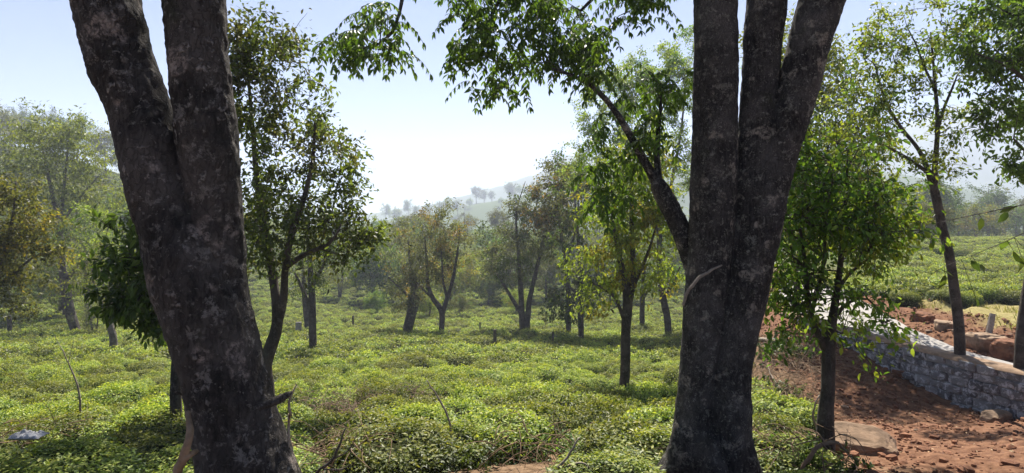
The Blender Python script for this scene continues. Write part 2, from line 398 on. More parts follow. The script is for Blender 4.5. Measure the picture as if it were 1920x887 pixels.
LEAF5 = (np.array([[0, 0, 0], [.42, .5, .06], [1, 0, -.08], [.42, -.5, .06], [.48, 0, -.02]]),
         np.array([[0, 4, 1], [1, 4, 2], [2, 4, 3], [3, 4, 0]]))
LEAF8 = (np.array([[0, 0, 0], [.22, .36, .05], [.58, .46, .04], [1, 0, -.16], [.58, -.46, .04], [.22, -.36, .05], [.26, 0, 0], [.62, 0, -.05]]),
         np.array([[0, 6, 1, 1], [1, 6, 7, 2], [2, 7, 3, 3], [0, 5, 6, 6], [5, 4, 7, 6], [4, 3, 7, 7]]))
def leaves(g, pos, axis, up, L, W, col, tm=LEAF5):
    n = len(pos); axis = nrm(axis); side = nrm(np.cross(up, axis)); nn = np.cross(axis, side)
    tv, tf = tm; k = len(tv)
    L = np.broadcast_to(L, (n,)); W = np.broadcast_to(W, (n,))
    v = pos[:, None] + (tv[None, :, 0] * L[:, None])[..., None] * axis[:, None] + (tv[None, :, 1] * W[:, None])[..., None] * side[:, None] \
        + (tv[None, :, 2] * L[:, None])[..., None] * nn[:, None]
    base = (np.arange(n) * k)[:, None, None]
    c = np.repeat(np.broadcast_to(col, (n, 3)), k, axis=0)
    if tm is LEAF8:
        b0 = g.n
        quads = tf[[1, 4]]; tris = tf[[0, 2, 3, 5]][:, :3]
        g.add(v.reshape(-1, 3), (base + quads[None]).reshape(-1, 4), c)
        g.add_more((base + tris[None]).reshape(-1, 3), b0)
    else:
        g.add(v.reshape(-1, 3), (base + tf[None]).reshape(-1, tf.shape[1]), c)
def jit_col(rng, cols, n, v=0.22):
    """mix of the given leaf colours with a per-leaf brightness spread"""
    cols = np.asarray(cols, float); w = rng.dirichlet(np.ones(len(cols)) * 0.6, n)
    return np.clip((w @ cols) * (1 + v * rng.standard_normal((n, 1))), 0.004, 0.8)

def hero_trunk(name, stems, d, mat, parent, origin, voxel=0.016, rough=0.02, part='trunk'):
    """stems: list of [(px,row,width_px,(dy))]; fused into one skin by a voxel remesh"""
    g = Geo()
    for st in stems:
        pts = np.array([list(PX(s[0], s[1], d + (s[3] if len(s) > 3 else 0))) + [s[2] / 2 * d / F * cosx(s[0])] for s in st])
        q = catmull(pts, max(24, int(np.linalg.norm(pts[-1, :3] - pts[0, :3]) / 0.05)))
        tube(g, q[:, :3], np.maximum(q[:, 3], 0.006), 28)
    me = g.mesh(name, True, False); o = bpy.data.objects.new('tmp', me); COL.objects.link(o)
    md = o.modifiers.new('r', 'REMESH'); md.mode = 'VOXEL'; md.voxel_size = voxel
    sm = o.modifiers.new('s', 'SMOOTH'); sm.factor = 0.6; sm.iterations = 6
    dg = bpy.context.evaluated_depsgraph_get(); me2 = bpy.data.meshes.new_from_object(o.evaluated_get(dg))
    bpy.data.objects.remove(o)
    n = len(me2.vertices); co = np.empty(n * 3, np.float32); me2.vertices.foreach_get('co', co); co = co.reshape(-1, 3).astype(float)
    no = np.empty(n * 3, np.float32); me2.vertices.foreach_get('normal', no); no = no.reshape(-1, 3)
    disp = rough * (1.1 * fbm(co[:, 0] * 4, co[:, 1] * 4, co[:, 2] * 2.2) + 0.45 * fbm(co[:, 0] * 20, co[:, 1] * 20, co[:, 2] * 8, 3) + 0.45 * fbm(co[:, 0] * 52, co[:, 1] * 52, co[:, 2] * 24, 2))
    co = co + no * disp[:, None] - np.asarray(origin)
    me2.vertices.foreach_set('co', co.ravel().astype(np.float32))
    me2.polygons.foreach_set('use_smooth', np.ones(len(me2.polygons), bool)); me2.update()
    me2.name = name
    return link(part, me2, mat, parent)

DENS = 2.2
class Tree:
    """skeleton grown from given stems towards crown clusters"""
    def __init__(s, seed): s.rng = rng_of(seed); s.nodes = []; s.att = []; s.g = Geo(); s.lg = Geo()
    def stem(s, pts, n_side=10, attach_from=0.4, rough=0.06):
        """pts rows: x,y,z,r"""
        pts = np.asarray(pts, float); ln = np.linalg.norm(np.diff(pts[:, :3], axis=0), axis=1).sum()
        n = max(8, int(ln / 0.14)); q = catmull(pts, n)
        q[:, :3] += rough * 0.5 * q[:, 3:4] / max(q[:, 3].max(), 1e-6) * np.stack([fbm(np.arange(n) * .35, 0 * q[:, 0] + s.rng.random() * 50), fbm(np.arange(n) * .35, 9 + 0 * q[:, 0]), 0 * q[:, 0]], 1)
        a = np.maximum(q[:, 3], 0.003) * (1 + 0.10 * fbm(np.arange(n) * .5, np.full(n, s.rng.random() * 90)))
        tube(s.g, q[:, :3], a, n_side)
        k0 = int(n * attach_from)
        for k in range(k0, n, 1): s.nodes.append(q[k, :3]); s.att.append(a[k])
    def branch_to(s, tgt, r_tip=0.004, wig=0.12, r_max=0.05):
        P = np.asarray(s.nodes); d = tgt - P; L = np.linalg.norm(d, axis=1)
        cost = L + 0.9 * np.maximum(0, P[:, 2] - tgt[2]) + 0.15 * np.maximum(0, 0.25 - L) * 10
        k = int(np.argmin(cost)); L = L[k]; a = P[k]
        n = int(np.clip(L / 0.16, 3, 16)); t = np.linspace(0, 1, n)[:, None]
        mid = a * 0.5 + tgt * 0.5 + np.array([0, 0, -0.10 * L]) * s.rng.random() + wig * L * s.rng.standard_normal(3) * 0.5
        p = (1 - t) ** 2 * a + 2 * t * (1 - t) * mid + t * t * tgt
        r0 = min(s.att[k] * 0.75, r_tip + 0.012 * L + 0.002, r_max); r0 = max(r0, r_tip)
        r = r0 + (r_tip - r0) * t[:, 0]
        tube(s.g, p, r, 5, cap=False)
        for j in range(1, n): s.nodes.append(p[j]); s.att.append(r[j])
        return p
    def crown(s, ells, cols, leaf=0.07, aspect=0.45, per=55, cr=0.3, droop=0.3, tm=LEAF5, upb=0.7, shell=0.55, flat=0.75, twigs=4, hang=False, vcol=0.22, tipcols=None, r_max=0.05):
        tg = []
        for (c, rad, k) in ells:
            u = nrm(s.rng.standard_normal((k, 3))); rr = s.rng.random((k, 1)) ** (1 / 3.0)
            rr = shell + (1 - shell) * rr if shell > 0 else rr
            rr = np.where(s.rng.random((k, 1)) < 0.6, rr, s.rng.random((k, 1)) ** 0.5); rr = np.where(s.rng.random((k, 1)) < 0.16, s.rng.uniform(1.0, 1.3, (k, 1)), rr)
            for t in c + u * rr * rad: tg.append((t, c))
        base = np.asarray(s.nodes)
        tg.sort(key=lambda a: np.min(np.linalg.norm(base - a[0], axis=1)))
        for t, c in tg:
            s.branch_to(t, r_max=r_max)
            s.cluster(t, c, cols, leaf, aspect, per, cr, droop, tm, upb, flat, twigs, hang, vcol, tipcols)
    def cluster(s, t, c, cols, leaf, aspect, per, cr, droop, tm, upb, flat, twigs, hang=False, vcol=0.22, tipcols=None):
        rng = s.rng; out = nrm((t - c)[None])[0]
        k = max(8, int(DENS * per * np.clip(rng.lognormal(-0.12, 0.5), .25, 2.2))); tw = max(1, twigs + rng.integers(-1, 2))
        dirs = nrm(rng.standard_normal((tw, 3)) + 0.5 * out + np.array([0, 0, -0.5 if hang else 0.15]))
        ln = cr * rng.uniform(0.6, 1.5, tw)
        for j in range(tw):
            q = np.array([t, t + dirs[j] * ln[j] * .5, t + dirs[j] * ln[j] + np.array([0, 0, -.25 * ln[j] * (1.5 if hang else .3)])])
            tube(s.g, q, np.array([.004, .003, .0015]), 3, cap=False)
        w = rng.integers(0, tw, k); u = rng.random((k, 1)) ** 0.7
        pos = t + dirs[w] * ln[w][:, None] * u + rng.standard_normal((k, 3)) * cr * np.array([.22, .22, .22 * flat])
        pos[:, 2] -= (.25 * u[:, 0] ** 2 * ln[w]) * (1.5 if hang else .3)
        ax = nrm(dirs[w] * 0.6 + 0.8 * rng.standard_normal((k, 3)) + np.array([0, 0, -droop * 1.6]))
        up = nrm(rng.standard_normal((k, 3)) * 0.65 + np.array([0, 0, upb]))
        cc = cols if (tipcols is None or rng.random() > 0.25) else tipcols
        bright = rng.uniform(0.85, 1.15)
        L = leaf * rng.uniform(0.55, 1.25, k)
        leaves(s.lg, pos, ax, up, L, L * aspect * rng.uniform(.8, 1.2, k), jit_col(rng, cc, k, vcol) * bright, tm)
    def pinnate(s, t, cols, n_rach=6, L=0.3, leafl=0.075, aspect=0.33, pairs=6, spread=0.12, out=None):
        rng = s.rng
        for _ in range(n_rach):
            a = rng.uniform(0, 2 * np.pi); h = np.array([np.cos(a), np.sin(a), 0]); o = t + rng.standard_normal(3) * spread
            l = L * rng.uniform(.7, 1.3); m = pairs
            tt = np.linspace(0, 1, m + 1)[:, None]
            p = o + h * l * (tt * 0.8) + np.array([0, 0, 1]) * l * (0.15 * tt - 0.75 * tt ** 2)
            tube(s.g, p, np.linspace(.0028, .0012, m + 1), 3, cap=False)
            T = nrm(np.gradient(p, axis=0)); S = nrm(np.cross(T, np.array([0, 0, 1.0]) + 0 * T))
            for sg in (-1, 1):
                ax = nrm(sg * S * 0.75 + T * 0.45 + np.array([0, 0, -0.55]) + 0.22 * rng.standard_normal((m + 1, 3)))
                up = nrm(np.array([0, 0, 1.0]) + 0.35 * rng.standard_normal((m + 1, 3)) + h * 0.3)
                ll = leafl * rng.uniform(.75, 1.2, m + 1)
                leaves(s.lg, p, ax, up, ll, ll * aspect, jit_col(rng, cols, m + 1, 0.18), LEAF8)
            leaves(s.lg, p[-1:], T[-1:] + np.array([[0, 0, -.3]]), np.array([[0, 0.2, 1.0]]), np.array([leafl]), np.array([leafl * aspect]), jit_col(rng, cols, 1), LEAF8)
    def finish(s, name, base, label, cat='tree', bark=None, group=None, leafmat=None, root=None):
        if root is None: root = empty(name, base, label, cat, group)
        for gg in (s.g, s.lg):
            gg.v = [v - np.asarray(base) for v in gg.v]
        if s.g.n: link('branches' if root.children else 'trunk', s.g.mesh(name + '_wood', True, False), bark or M_BARK_C, root)
        if s.lg.n: link('crown', s.lg.mesh(name + '_crown', False), leafmat or M_LEAF, root)
        return root

def st_px(pts, d):
    """(px,row,width_px[,dy]) -> x,y,z,r rows"""
    return [list(PX(p[0], p[1], d + (p[3] if len(p) > 3 else 0))) + [p[2] / 2 * d / F * cosx(p[0])] for p in pts]
def ell(px, row, rx, ry, d, k, dy=0.0, deep=0.9):
    return (PX(px, row, d + dy), np.array([rx, rx * deep, ry]) * d / F, k)

G_DARK = [(0.035, 0.062, 0.016), (0.055, 0.095, 0.022), (0.075, 0.115, 0.03)]
G_MID = [(0.06, 0.11, 0.02), (0.085, 0.14, 0.028), (0.045, 0.08, 0.02)]
G_LIME = [(0.12, 0.16, 0.025), (0.16, 0.18, 0.03), (0.08, 0.12, 0.025)]
G_OLIVE = [(0.085, 0.095, 0.035), (0.12, 0.125, 0.05), (0.06, 0.075, 0.028)]
G_YEL = [(0.21, 0.20, 0.03), (0.16, 0.18, 0.03), (0.24, 0.19, 0.035)]
G_RUST = [(0.22, 0.13, 0.04), (0.19, 0.16, 0.05), (0.15, 0.15, 0.04)]
G_GREY = [(0.10, 0.115, 0.07), (0.14, 0.15, 0.09), (0.075, 0.09, 0.05)]

for _l, _k in ((G_DARK, 1.2), (G_MID, 1.25), (G_LIME, 1.35), (G_OLIVE, 1.2), (G_GREY, 1.1)):
    _l[:] = [tuple(c * _k for c in q) for q in _l]

# ------------------------------------------------------------------ the two big trees in front
def left_big_tree():
    d = 3.2; b = PX(468, 0, d); base = np.array([b[0], d, hz(b[0], d) - 0.12])
    root = empty('big_tree', base, 'thick dark lichen-spotted trunk forking into two limbs, leaning, beside the white sack side', 'tree')
    root['label'] = 'massive dark lichen-spotted tree forking low into two leaning limbs, broken snag at its side'
    rb = HOR + (CAM_Z - base[2] + 0.1) / d * F
    left = [(480, rb, 330), (474, 980, 235), (462, 887, 196), (441, 800, 168), (420, 700, 162), (393, 600, 170), (358, 500, 172), (332, 420, 150), (304, 340, 142), (277, 250, 136), (252, 180, 130), (219, 95, 138), (199, 0, 142), (160, -160, 150, .1), (90, -420, 130, .2), (0, -700, 105, .4), (-60, -1050, 70, .6)]
    right = [(500, 980, 120, .05), (484, 887, 130, .03), (458, 800, 130, .02), (436, 700, 130, .02), (414, 600, 128, .02), (406, 500, 118, .03), (400, 420, 120, .03), (392, 330, 122, .02), (385, 230, 122, 0), (374, 130, 122), (365, 0, 122), (352, -160, 124, -.05), (350, -420, 110, -.1), (400, -700, 90, -.2), (430, -1050, 60, -.3)]
    flare1 = [(360, rb + 30, 60), (395, 1010, 80), (430, 900, 80), (432, 800, 60)]
    flare2 = [(600, rb + 20, 60, .1), (560, 1000, 90, .05), (505, 890, 105), (468, 760, 80)]
    hero_trunk('big_tree_trunk', [left, flare1, flare2], d, M_BARK_A, root, base, 0.017, 0.024)
    hero_trunk('big_tree_limb', [right], d, M_BARK_A, root, base, 0.017, 0.024, 'limb')
    T = Tree(11)
    T.stem(st_px([(60, -520, 45, .25), (0, -700, 60, .4), (-60, -1050, 60, .6), (-150, -1400, 30, .8), (-250, -1700, 8, 1.0)], d), 8, 0.0)
    T.stem(st_px([(60, -520, 45, .25), (-180, -800, 28, -.6), (-420, -1000, 8, -1.3)], d), 7, 0.2)
    E = [(np.array([-3.2, 3.0, 7.4]), np.array([2.2, 2.0, 1.4]), 34), (np.array([-3.4, 7.6, 6.4]), np.array([1.5, 1.1, .7]), 34)]
    T.crown(E, G_MID, 0.10, 0.42, 75, 0.45, 0.3, LEAF5, r_max=0.04)
    T2 = Tree(13)
    T2.stem(st_px([(430, -1050, 50, -.3), (520, -1400, 30, -.2), (560, -1750, 8, 0)], d), 8, 0.0)
    T2.crown([(np.array([-1.2, 3.6, 7.8]), np.array([1.8, 1.9, 1.2]), 30), (np.array([-1.9, 6.9, 6.6]), np.array([1.0, 0.9, .6]), 12)], G_MID, 0.10, 0.42, 75, 0.45, 0.3, LEAF5, r_max=0.04)
    T2.finish('big_tree', base, '', bark=M_BARK_A, root=root)
    for nm, sp in (('snag', [(470, 765, 20, -.1), (515, 752, 18, -.02), (533, 742, 15, .0), (548, 735, 5, .02)]), ('shoot', [(350, 755, 5, -.1), (330, 735, 4, -.15), (322, 728, 2, -.18)])):
        S = Tree(5); S.stem(st_px(sp, d), 8, 2.0); S.g.v = [v - base for v in S.g.v]; link(nm, S.g.mesh(nm, True, False), M_BARK_A, root)
    T.finish('big_tree', base, '', bark=M_BARK_A, root=root)
left_big_tree()

def right_big_tree():
    d = 4.6; b = PX(1335, 0, d); base = np.array([b[0], d, hz(b[0], d) - 0.12])
    root = empty('big_tree', base, 'grey-barked tree of several tall fused stems with a sawn-off side limb', 'tree')
    rb = HOR + (CAM_Z - base[2] + 0.1) / d * F
    s1 = [(1275, rb, 190), (1284, 890, 110), (1294, 840, 80), (1303, 760, 72), (1311, 680, 76), (1320, 590, 80), (1329, 500, 85), (1336, 400, 90), (1339, 300, 88), (1341, 200, 87), (1342, 100, 86), (1342, 0, 86), (1338, -200, 82), (1320, -500, 72, .1), (1280, -900, 50, .3)]
    s2 = [(1372, rb, 215), (1362, 890, 136), (1360, 840, 106), (1363, 760, 92), (1369, 680, 88), (1382, 600, 92), (1397, 520, 96), (1408, 440, 94), (1416, 340, 88), (1420, 250, 76), (1425, 150, 74), (1431, 70, 76), (1437, 0, 78), (1448, -200, 76, .1), (1480, -500, 66, .2), (1500, -900, 42, .3)]
    s3 = [(1386, 600, 80, -.02), (1400, 520, 86, -.03), (1418, 440, 86, -.04), (1443, 340, 80, -.05), (1466, 260, 78, -.06), (1494, 170, 80, -.08), (1518, 80, 82, -.1), (1540, 0, 86, -.1), (1590, -170, 88, -.15), (1690, -450, 70, -.2), (1800, -800, 45, -.2)]
    s4 = [(1338, 600, 36, .1), (1318, 530, 48, .12), (1296, 474, 48, .14), (1274, 425, 42, .15), (1253, 382, 37, .15), (1238, 354, 33, .15), (1230, 340, 26, .15), (1226, 334, 12, .15)]
    f1 = [(1235, rb + 10, 50, -.1), (1266, 890, 50, -.08), (1284, 800, 40, -.05)]
    f2 = [(1432, rb + 10, 70, -.1), (1400, 890, 64, -.08), (1382, 800, 46, -.05)]
    f3 = [(1345, rb + 10, 60, -.3), (1340, 890, 55, -.2), (1332, 810, 30, -.12)]
    hero_trunk('big_tree_trunk', [s2, f2], d, M_BARK_B, root, base, 0.017, 0.016)
    hero_trunk('big_tree_fork', [s3], d, M_BARK_B, root, base, 0.017, 0.016, 'fork')
    hero_trunk('big_tree_stem', [s1, f1, f3], d, M_BARK_B, root, base, 0.017, 0.016, 'stem')
    hero_trunk('big_tree_limb', [s4], d, M_BARK_B, root, base, 0.015, 0.016, 'sawn_limb')
    T = Tree(12)
    T.stem(st_px([(1280, -900, 46, .3), (1200, -1300, 22, .5), (1150, -1600, 6, .6)], d), 8, 0.0)
    T.stem(st_px([(1500, -900, 40, .3), (1540, -1300, 20, .3), (1560, -1700, 6, .3)], d), 8, 0.0)
    T.stem(st_px([(1800, -800, 42, -.2), (1900, -1150, 20, -.1), (1960, -1400, 6, 0)], d), 8, 0.0)
    # boughs that carry the hanging sprays
    T.stem(st_px([(1238, 356, 22, .15), (1212, 308, 18, .15), (1180, 250, 14, .1), (1152, 205, 12, .05), (1115, 165, 9, 0), (1075, 142, 7, 0), (1035, 128, 4, 0)], d), 7, 0.35)
    T.stem(st_px([(1240, 360, 17, .15), (1231, 300, 13, .22), (1236, 230, 8, .3), (1243, 160, 5, .35)], d), 6, 0.4)
    T.stem(st_px([(1325, -420, 34, .1), (1180, -380, 24, .2), (980, -300, 18, .2), (830, -170, 13, .1), (765, -40, 9, 0), (750, 20, 7, 0), (735, 62, 6, 0), (712, 82, 4, 0)], d), 7, 0.75)
    T.stem(st_px([(1330, -260, 30, .1), (1200, -190, 20, .3), (1060, -110, 14, .4), (960, -30, 10, .3), (920, 30, 6, .3)], d), 7, 0.4)
    T.stem(st_px([(1330, -160, 22, .1), (1230, -100, 14, .4), (1150, -40, 10, .5), (1090, 20, 6, .5)], d), 6, 0.4)
    cols = [(0.05, 0.10, 0.022), (0.065, 0.125, 0.026), (0.10, 0.165, 0.03)]
    rng = T.rng
    spots = []
    def area(x0, x1, y0, y1, k, dy=0.0, sp=0.35):
        for _ in range(k): spots.append(PX(rng.uniform(x0, x1), rng.uniform(y0, y1), d + dy + rng.uniform(-sp, sp)))
    area(625, 745, 55, 95, 9); area(680, 740, -20, 40, 5); area(640, 680, 80, 100, 3); 
    area(810, 1000, -60, 15, 20, .3); area(860, 1010, 10, 110, 20, .3); area(880, 985, 100, 165, 9, .3)
    area(1000, 1130, -40, 110, 26, .4); area(1130, 1230, -60, 40, 16, .4); area(1020, 1120, 100, 150, 7, .1)
    area(1100, 1230, 230, 330, 11, .4, .4); area(1090, 1200, 300, 400, 9, .3); area(1180, 1300, 120, 240, 10, .5)
    spots.sort(key=lambda t: np.min(np.linalg.norm(np.asarray(T.nodes) - t, axis=1)))
    for t in spots:
        T.branch_to(t, 0.003, r_max=0.012); T.pinnate(t, cols, rng.integers(4, 7), 0.20, 0.064, 0.38, 6, 0.06)
    E = [(np.array([1.2, 5.4, 8.0]), np.array([1.8, 1.6, 1.1]), 30), (np.array([2.9, 4.8, 8.0]), np.array([1.8, 1.8, 1.3]), 34), (np.array([4.4, 4.6, 7.4]), np.array([1.3, 1.6, 1.1]), 22), (np.array([3.9, 8.0, 6.6]), np.array([1.6, 1.0, .7]), 30), (np.array([2.0, 7.6, 6.8]), np.array([1.2, .8, .6]), 14)]
    T.crown(E, G_MID, 0.11, 0.42, 70, 0.45, 0.35, LEAF5, r_max=0.04)
    T.finish('big_tree', base, '', bark=M_BARK_B, root=root)
    return root
right_big_tree()

# ------------------------------------------------------------------ trees in the tea, traced one by one
def tree(name, seed, px, row, label, stems, ells, cols, leaf=0.07, d=None, off=0.35, group=None, bark=None, sides=10, attach=0.45, **kw):
    if d is None: d = ground_hit(px, row, off)
    x = (px - 960) / F * d; base = np.array([x, d, hz(x, d) - 0.05])
    T = Tree(seed); rb = HOR + (CAM_Z - base[2]) / d * F
    for i, s in enumerate(stems):
        s = list(s)
        if i == 0: s = [(s[0][0], rb + 14, s[0][2] * 1.25)] + s
        T.stem(st_px(s, d), sides, attach if i == 0 else 0.25)
    kws = dict(kw)
    T.crown([ell(*(list(e[:4]) + [d] + list(e[4:]))) for e in ells], cols, leaf, **kws)
    return T.finish(name, base, label, bark=bark, group=group), d

tree('shade_tree', 21, 505, 735, 'leafy twin-stemmed tree right behind the massive forked trunk',
     [[(503, 735, 27), (498, 690, 27), (508, 650, 26), (519, 610, 23), (516, 550, 17), (506, 480, 17, .2), (490, 400, 14, .3), (478, 300, 11, .4), (470, 200, 8, .4), (462, 90, 3, .4)],
      [(516, 625, 17), (528, 570, 17), (536, 500, 14, -.1), (548, 440, 14, -.2), (566, 380, 11, -.2), (585, 310, 8, -.2), (590, 230, 4, -.2)],
      [(536, 500, 12, -.1), (575, 475, 9, -.3), (620, 455, 6, -.4), (640, 420, 3, -.4)],
      [(506, 480, 10, .2), (465, 430, 9, .4), (420, 370, 7, .5), (380, 280, 4, .6)]],
     [(515, 130, 65, 75, 26), (480, 90, 40, 50, 10), (575, 320, 95, 120, 48), (475, 290, 80, 140, 26), (600, 430, 85, 70, 26), (450, 170, 60, 70, 10), (360, 260, 70, 130, 12), (500, 420, 70, 70, 16)],
     [(0.10, 0.15, 0.040), (0.13, 0.18, 0.045), (0.075, 0.115, 0.03)], 0.075, d=7.6, per=40, cr=0.30, droop=0.35, tm=LEAF8, aspect=0.5, twigs=5, tipcols=G_OLIVE, shell=0.35)
tree('shade_tree', 22, 300, 720, 'dark broad-leaved low tree peeking out behind the massive forked trunk',
     [[(330, 720, 22), (335, 640, 20), (325, 560, 16), (310, 480, 12), (300, 400, 6)], [(325, 560, 12), (280, 510, 9), (240, 470, 5)]],
     [(270, 450, 65, 60, 20), (250, 520, 50, 50, 16), (290, 570, 30, 35, 10), (330, 400, 60, 60, 10)],
     G_DARK, 0.11, d=6.8, per=30, cr=0.24, droop=0.5, tm=LEAF8, aspect=0.42, twigs=4)
tree('shade_tree', 23, 587, 655, 'slim single-trunked tree standing beside a short stump in the tea',
     [[(587, 655, 16), (586, 600, 15), (584, 540, 13), (580, 470, 9), (578, 400, 4)], [(584, 580, 9), (568, 545, 7), (552, 510, 4)], [(584, 540, 8), (610, 490, 6), (630, 440, 3)]],
     [(590, 440, 65, 70, 30), (560, 510, 40, 35, 10), (620, 500, 35, 35, 10)], G_DARK, 0.085, per=45, cr=0.4, aspect=0.5, droop=0.35)
tree('shade_tree', 24, 574, 615, 'thin crooked trunk half hidden behind the slim tree by the stump',
     [[(578, 615, 13), (573, 575, 12), (570, 530, 9), (566, 480, 4)]], [(560, 500, 50, 40, 20), (590, 520, 40, 30, 12)], G_OLIVE, 0.12, per=40, cr=0.6)
tree('shade_tree', 25, 766, 618, 'thick short leaning black trunk topped by sparse rusty leaves',
     [[(765, 618, 20), (770, 595, 19), (776, 570, 20), (779, 555, 17), (770, 500, 7), (765, 450, 3)], [(776, 565, 9), (750, 540, 5), (728, 520, 3)]],
     [(765, 480, 45, 60, 26), (745, 555, 45, 20, 12), (780, 560, 30, 15, 6)], G_GREY, 0.14, per=70, cr=0.6, tipcols=G_RUST)
tree('shade_tree', 26, 828, 622, 'slender dark tree with a forked trunk and thin olive crown',
     [[(828, 622, 11), (829, 596, 11), (826, 578, 11), (812, 560, 9), (803, 535, 7), (800, 490, 5), (796, 440, 2)], [(829, 590, 9), (838, 560, 8), (850, 520, 6), (858, 470, 4), (862, 430, 2)], [(838, 560, 5), (830, 520, 4), (828, 470, 2)], [(815, 562, 5), (790, 540, 4), (775, 520, 2)]],
     [(800, 480, 45, 55, 22), (850, 460, 45, 55, 22), (830, 430, 40, 40, 12), (785, 525, 35, 25, 8)], G_OLIVE, 0.13, per=64, cr=0.6, tipcols=G_RUST, shell=0.2)
tree('shade_tree', 27, 983, 618, 'wide tree with three stems rising from one base in the tea',
     [[(980, 618, 12), (978, 580, 11), (976, 530, 9), (972, 470, 6), (968, 400, 3), (985, 340, 1)], [(988, 615, 11), (992, 570, 10), (1000, 530, 8), (1012, 480, 6), (1022, 430, 3)], [(978, 590, 8), (960, 560, 7), (945, 535, 5), (930, 510, 3)]],
     [(965, 450, 50, 75, 34), (1010, 430, 45, 70, 28), (945, 500, 35, 35, 12), (985, 390, 35, 40, 12)], G_GREY, 0.14, per=72, cr=0.6, tipcols=G_DARK, shell=0.2)
tree('shade_tree', 28, 1090, 634, 'small straight tree with big drooping dark leaves low on its trunk',
     [[(1090, 634, 11), (1089, 590, 11), (1089, 540, 9), (1086, 470, 7), (1080, 400, 4), (1075, 350, 2)], [(1089, 560, 5), (1070, 540, 4), (1052, 530, 2)]],
     [(1075, 540, 40, 40, 22), (1060, 580, 30, 25, 10), (1105, 560, 25, 30, 8), (1085, 420, 45, 75, 26)], G_DARK, 0.17, per=26, cr=0.45, droop=0.8, aspect=0.45, tipcols=G_OLIVE)
tree('shade_tree', 29, 1170, 727, 'slim upright tree on a straight pole-like trunk shading a dark patch of tea',
     [[(1170, 727, 20), (1172, 680, 19), (1174, 620, 18), (1177, 570, 19), (1172, 530, 13), (1160, 470, 10), (1150, 420, 7), (1146, 340, 3)], [(1178, 575, 16), (1186, 520, 12), (1186, 450, 9), (1184, 360, 6), (1190, 260, 3)], [(1178, 570, 10), (1196, 520, 8), (1216, 470, 6), (1235, 410, 3)], [(1170, 600, 8), (1155, 560, 6), (1130, 540, 4), (1110, 530, 2)]],
     [(1160, 410, 70, 75, 30), (1215, 430, 55, 75, 24), (1130, 490, 50, 45, 14), (1190, 310, 65, 65, 26), (1215, 520, 45, 40, 10), (1120, 555, 30, 25, 5)],
     G_LIME, 0.09, per=46, cr=0.34, droop=0.5, aspect=0.42, tipcols=G_YEL, shell=0.2, tm=LEAF8)
tree('shade_tree', 30, 1204, 612, 'short straight tree behind the pole-like trunk, crown level with its fork',
     [[(1204, 612, 10), (1204, 570, 10), (1206, 530, 8), (1210, 480, 4)], [(1205, 560, 6), (1225, 530, 4)]], [(1205, 520, 40, 30, 16), (1215, 470, 40, 40, 16)], G_DARK, 0.13, per=40, cr=0.5)
tree('shade_tree', 31, 1252, 624, 'tall tree with a crooked foot and high wide crown beside the sawn-off limb',
     [[(1253, 624, 14), (1251, 595, 14), (1244, 560, 13), (1238, 520, 12), (1236, 440, 11), (1232, 340, 9), (1222, 230, 6), (1210, 130, 3)], [(1236, 440, 8), (1200, 340, 6), (1160, 240, 4), (1130, 170, 2)], [(1236, 430, 8), (1262, 330, 6), (1280, 220, 4), (1285, 120, 2)], [(1244, 560, 7), (1262, 530, 5), (1275, 500, 3)]],
     [(1150, 200, 70, 75, 80), (1230, 170, 75, 80, 90), (1110, 320, 65, 65, 70), (1270, 300, 55, 90, 60), (1190, 300, 60, 60, 40), (1265, 480, 35, 60, 24), (1130, 400, 50, 40, 20), (1290, 120, 60, 60, 34)],
     G_LIME, 0.13, per=56, cr=0.5, droop=0.4, aspect=0.5, tipcols=G_MID, shell=0.2)
tree('shade_tree', 32, 1060, 560, 'hazy twiggy tree with orange-tinged leaves behind the drooping-leaved tree',
     [[(1066, 560, 9), (1062, 500, 8), (1052, 440, 6), (1044, 380, 4), (1040, 320, 2)], [(1062, 490, 5), (1080, 430, 4), (1085, 370, 2)]],
     [(1050, 380, 45, 65, 34), (1075, 340, 40, 45, 18), (1030, 430, 35, 40, 12)], G_OLIVE, 0.16, d=30, per=64, cr=0.7, tipcols=G_RUST, shell=0.2)
# right side
tree('shade_tree', 41, 1545, 792, 'dark small tree at the edge of the red soil beside the big brown rock',
     [[(1547, 792, 34), (1550, 740, 28), (1551, 690, 27), (1553, 650, 25), (1560, 600, 18), (1570, 540, 14), (1578, 470, 11), (1585, 380, 7), (1590, 280, 3)], [(1552, 665, 18), (1535, 630, 15), (1522, 590, 12), (1512, 520, 9), (1500, 430, 5)], [(1560, 600, 10), (1590, 570, 7), (1625, 560, 5), (1650, 585, 3)], [(1570, 540, 8), (1610, 500, 6), (1650, 470, 3)], [(1522, 590, 8), (1545, 500, 7), (1545, 400, 4)]],
     [(1565, 370, 100, 110, 40), (1490, 460, 60, 100, 24), (1640, 410, 75, 60, 22), (1520, 560, 55, 45, 12), (1640, 600, 30, 12, 3), (1585, 640, 28, 16, 3), (1520, 320, 60, 80, 14), (1480, 590, 40, 45, 8)],
     G_MID, 0.066, per=24, cr=0.28, droop=0.45, aspect=0.46, tm=LEAF8, tipcols=G_LIME, shell=0.1, r_max=0.02)
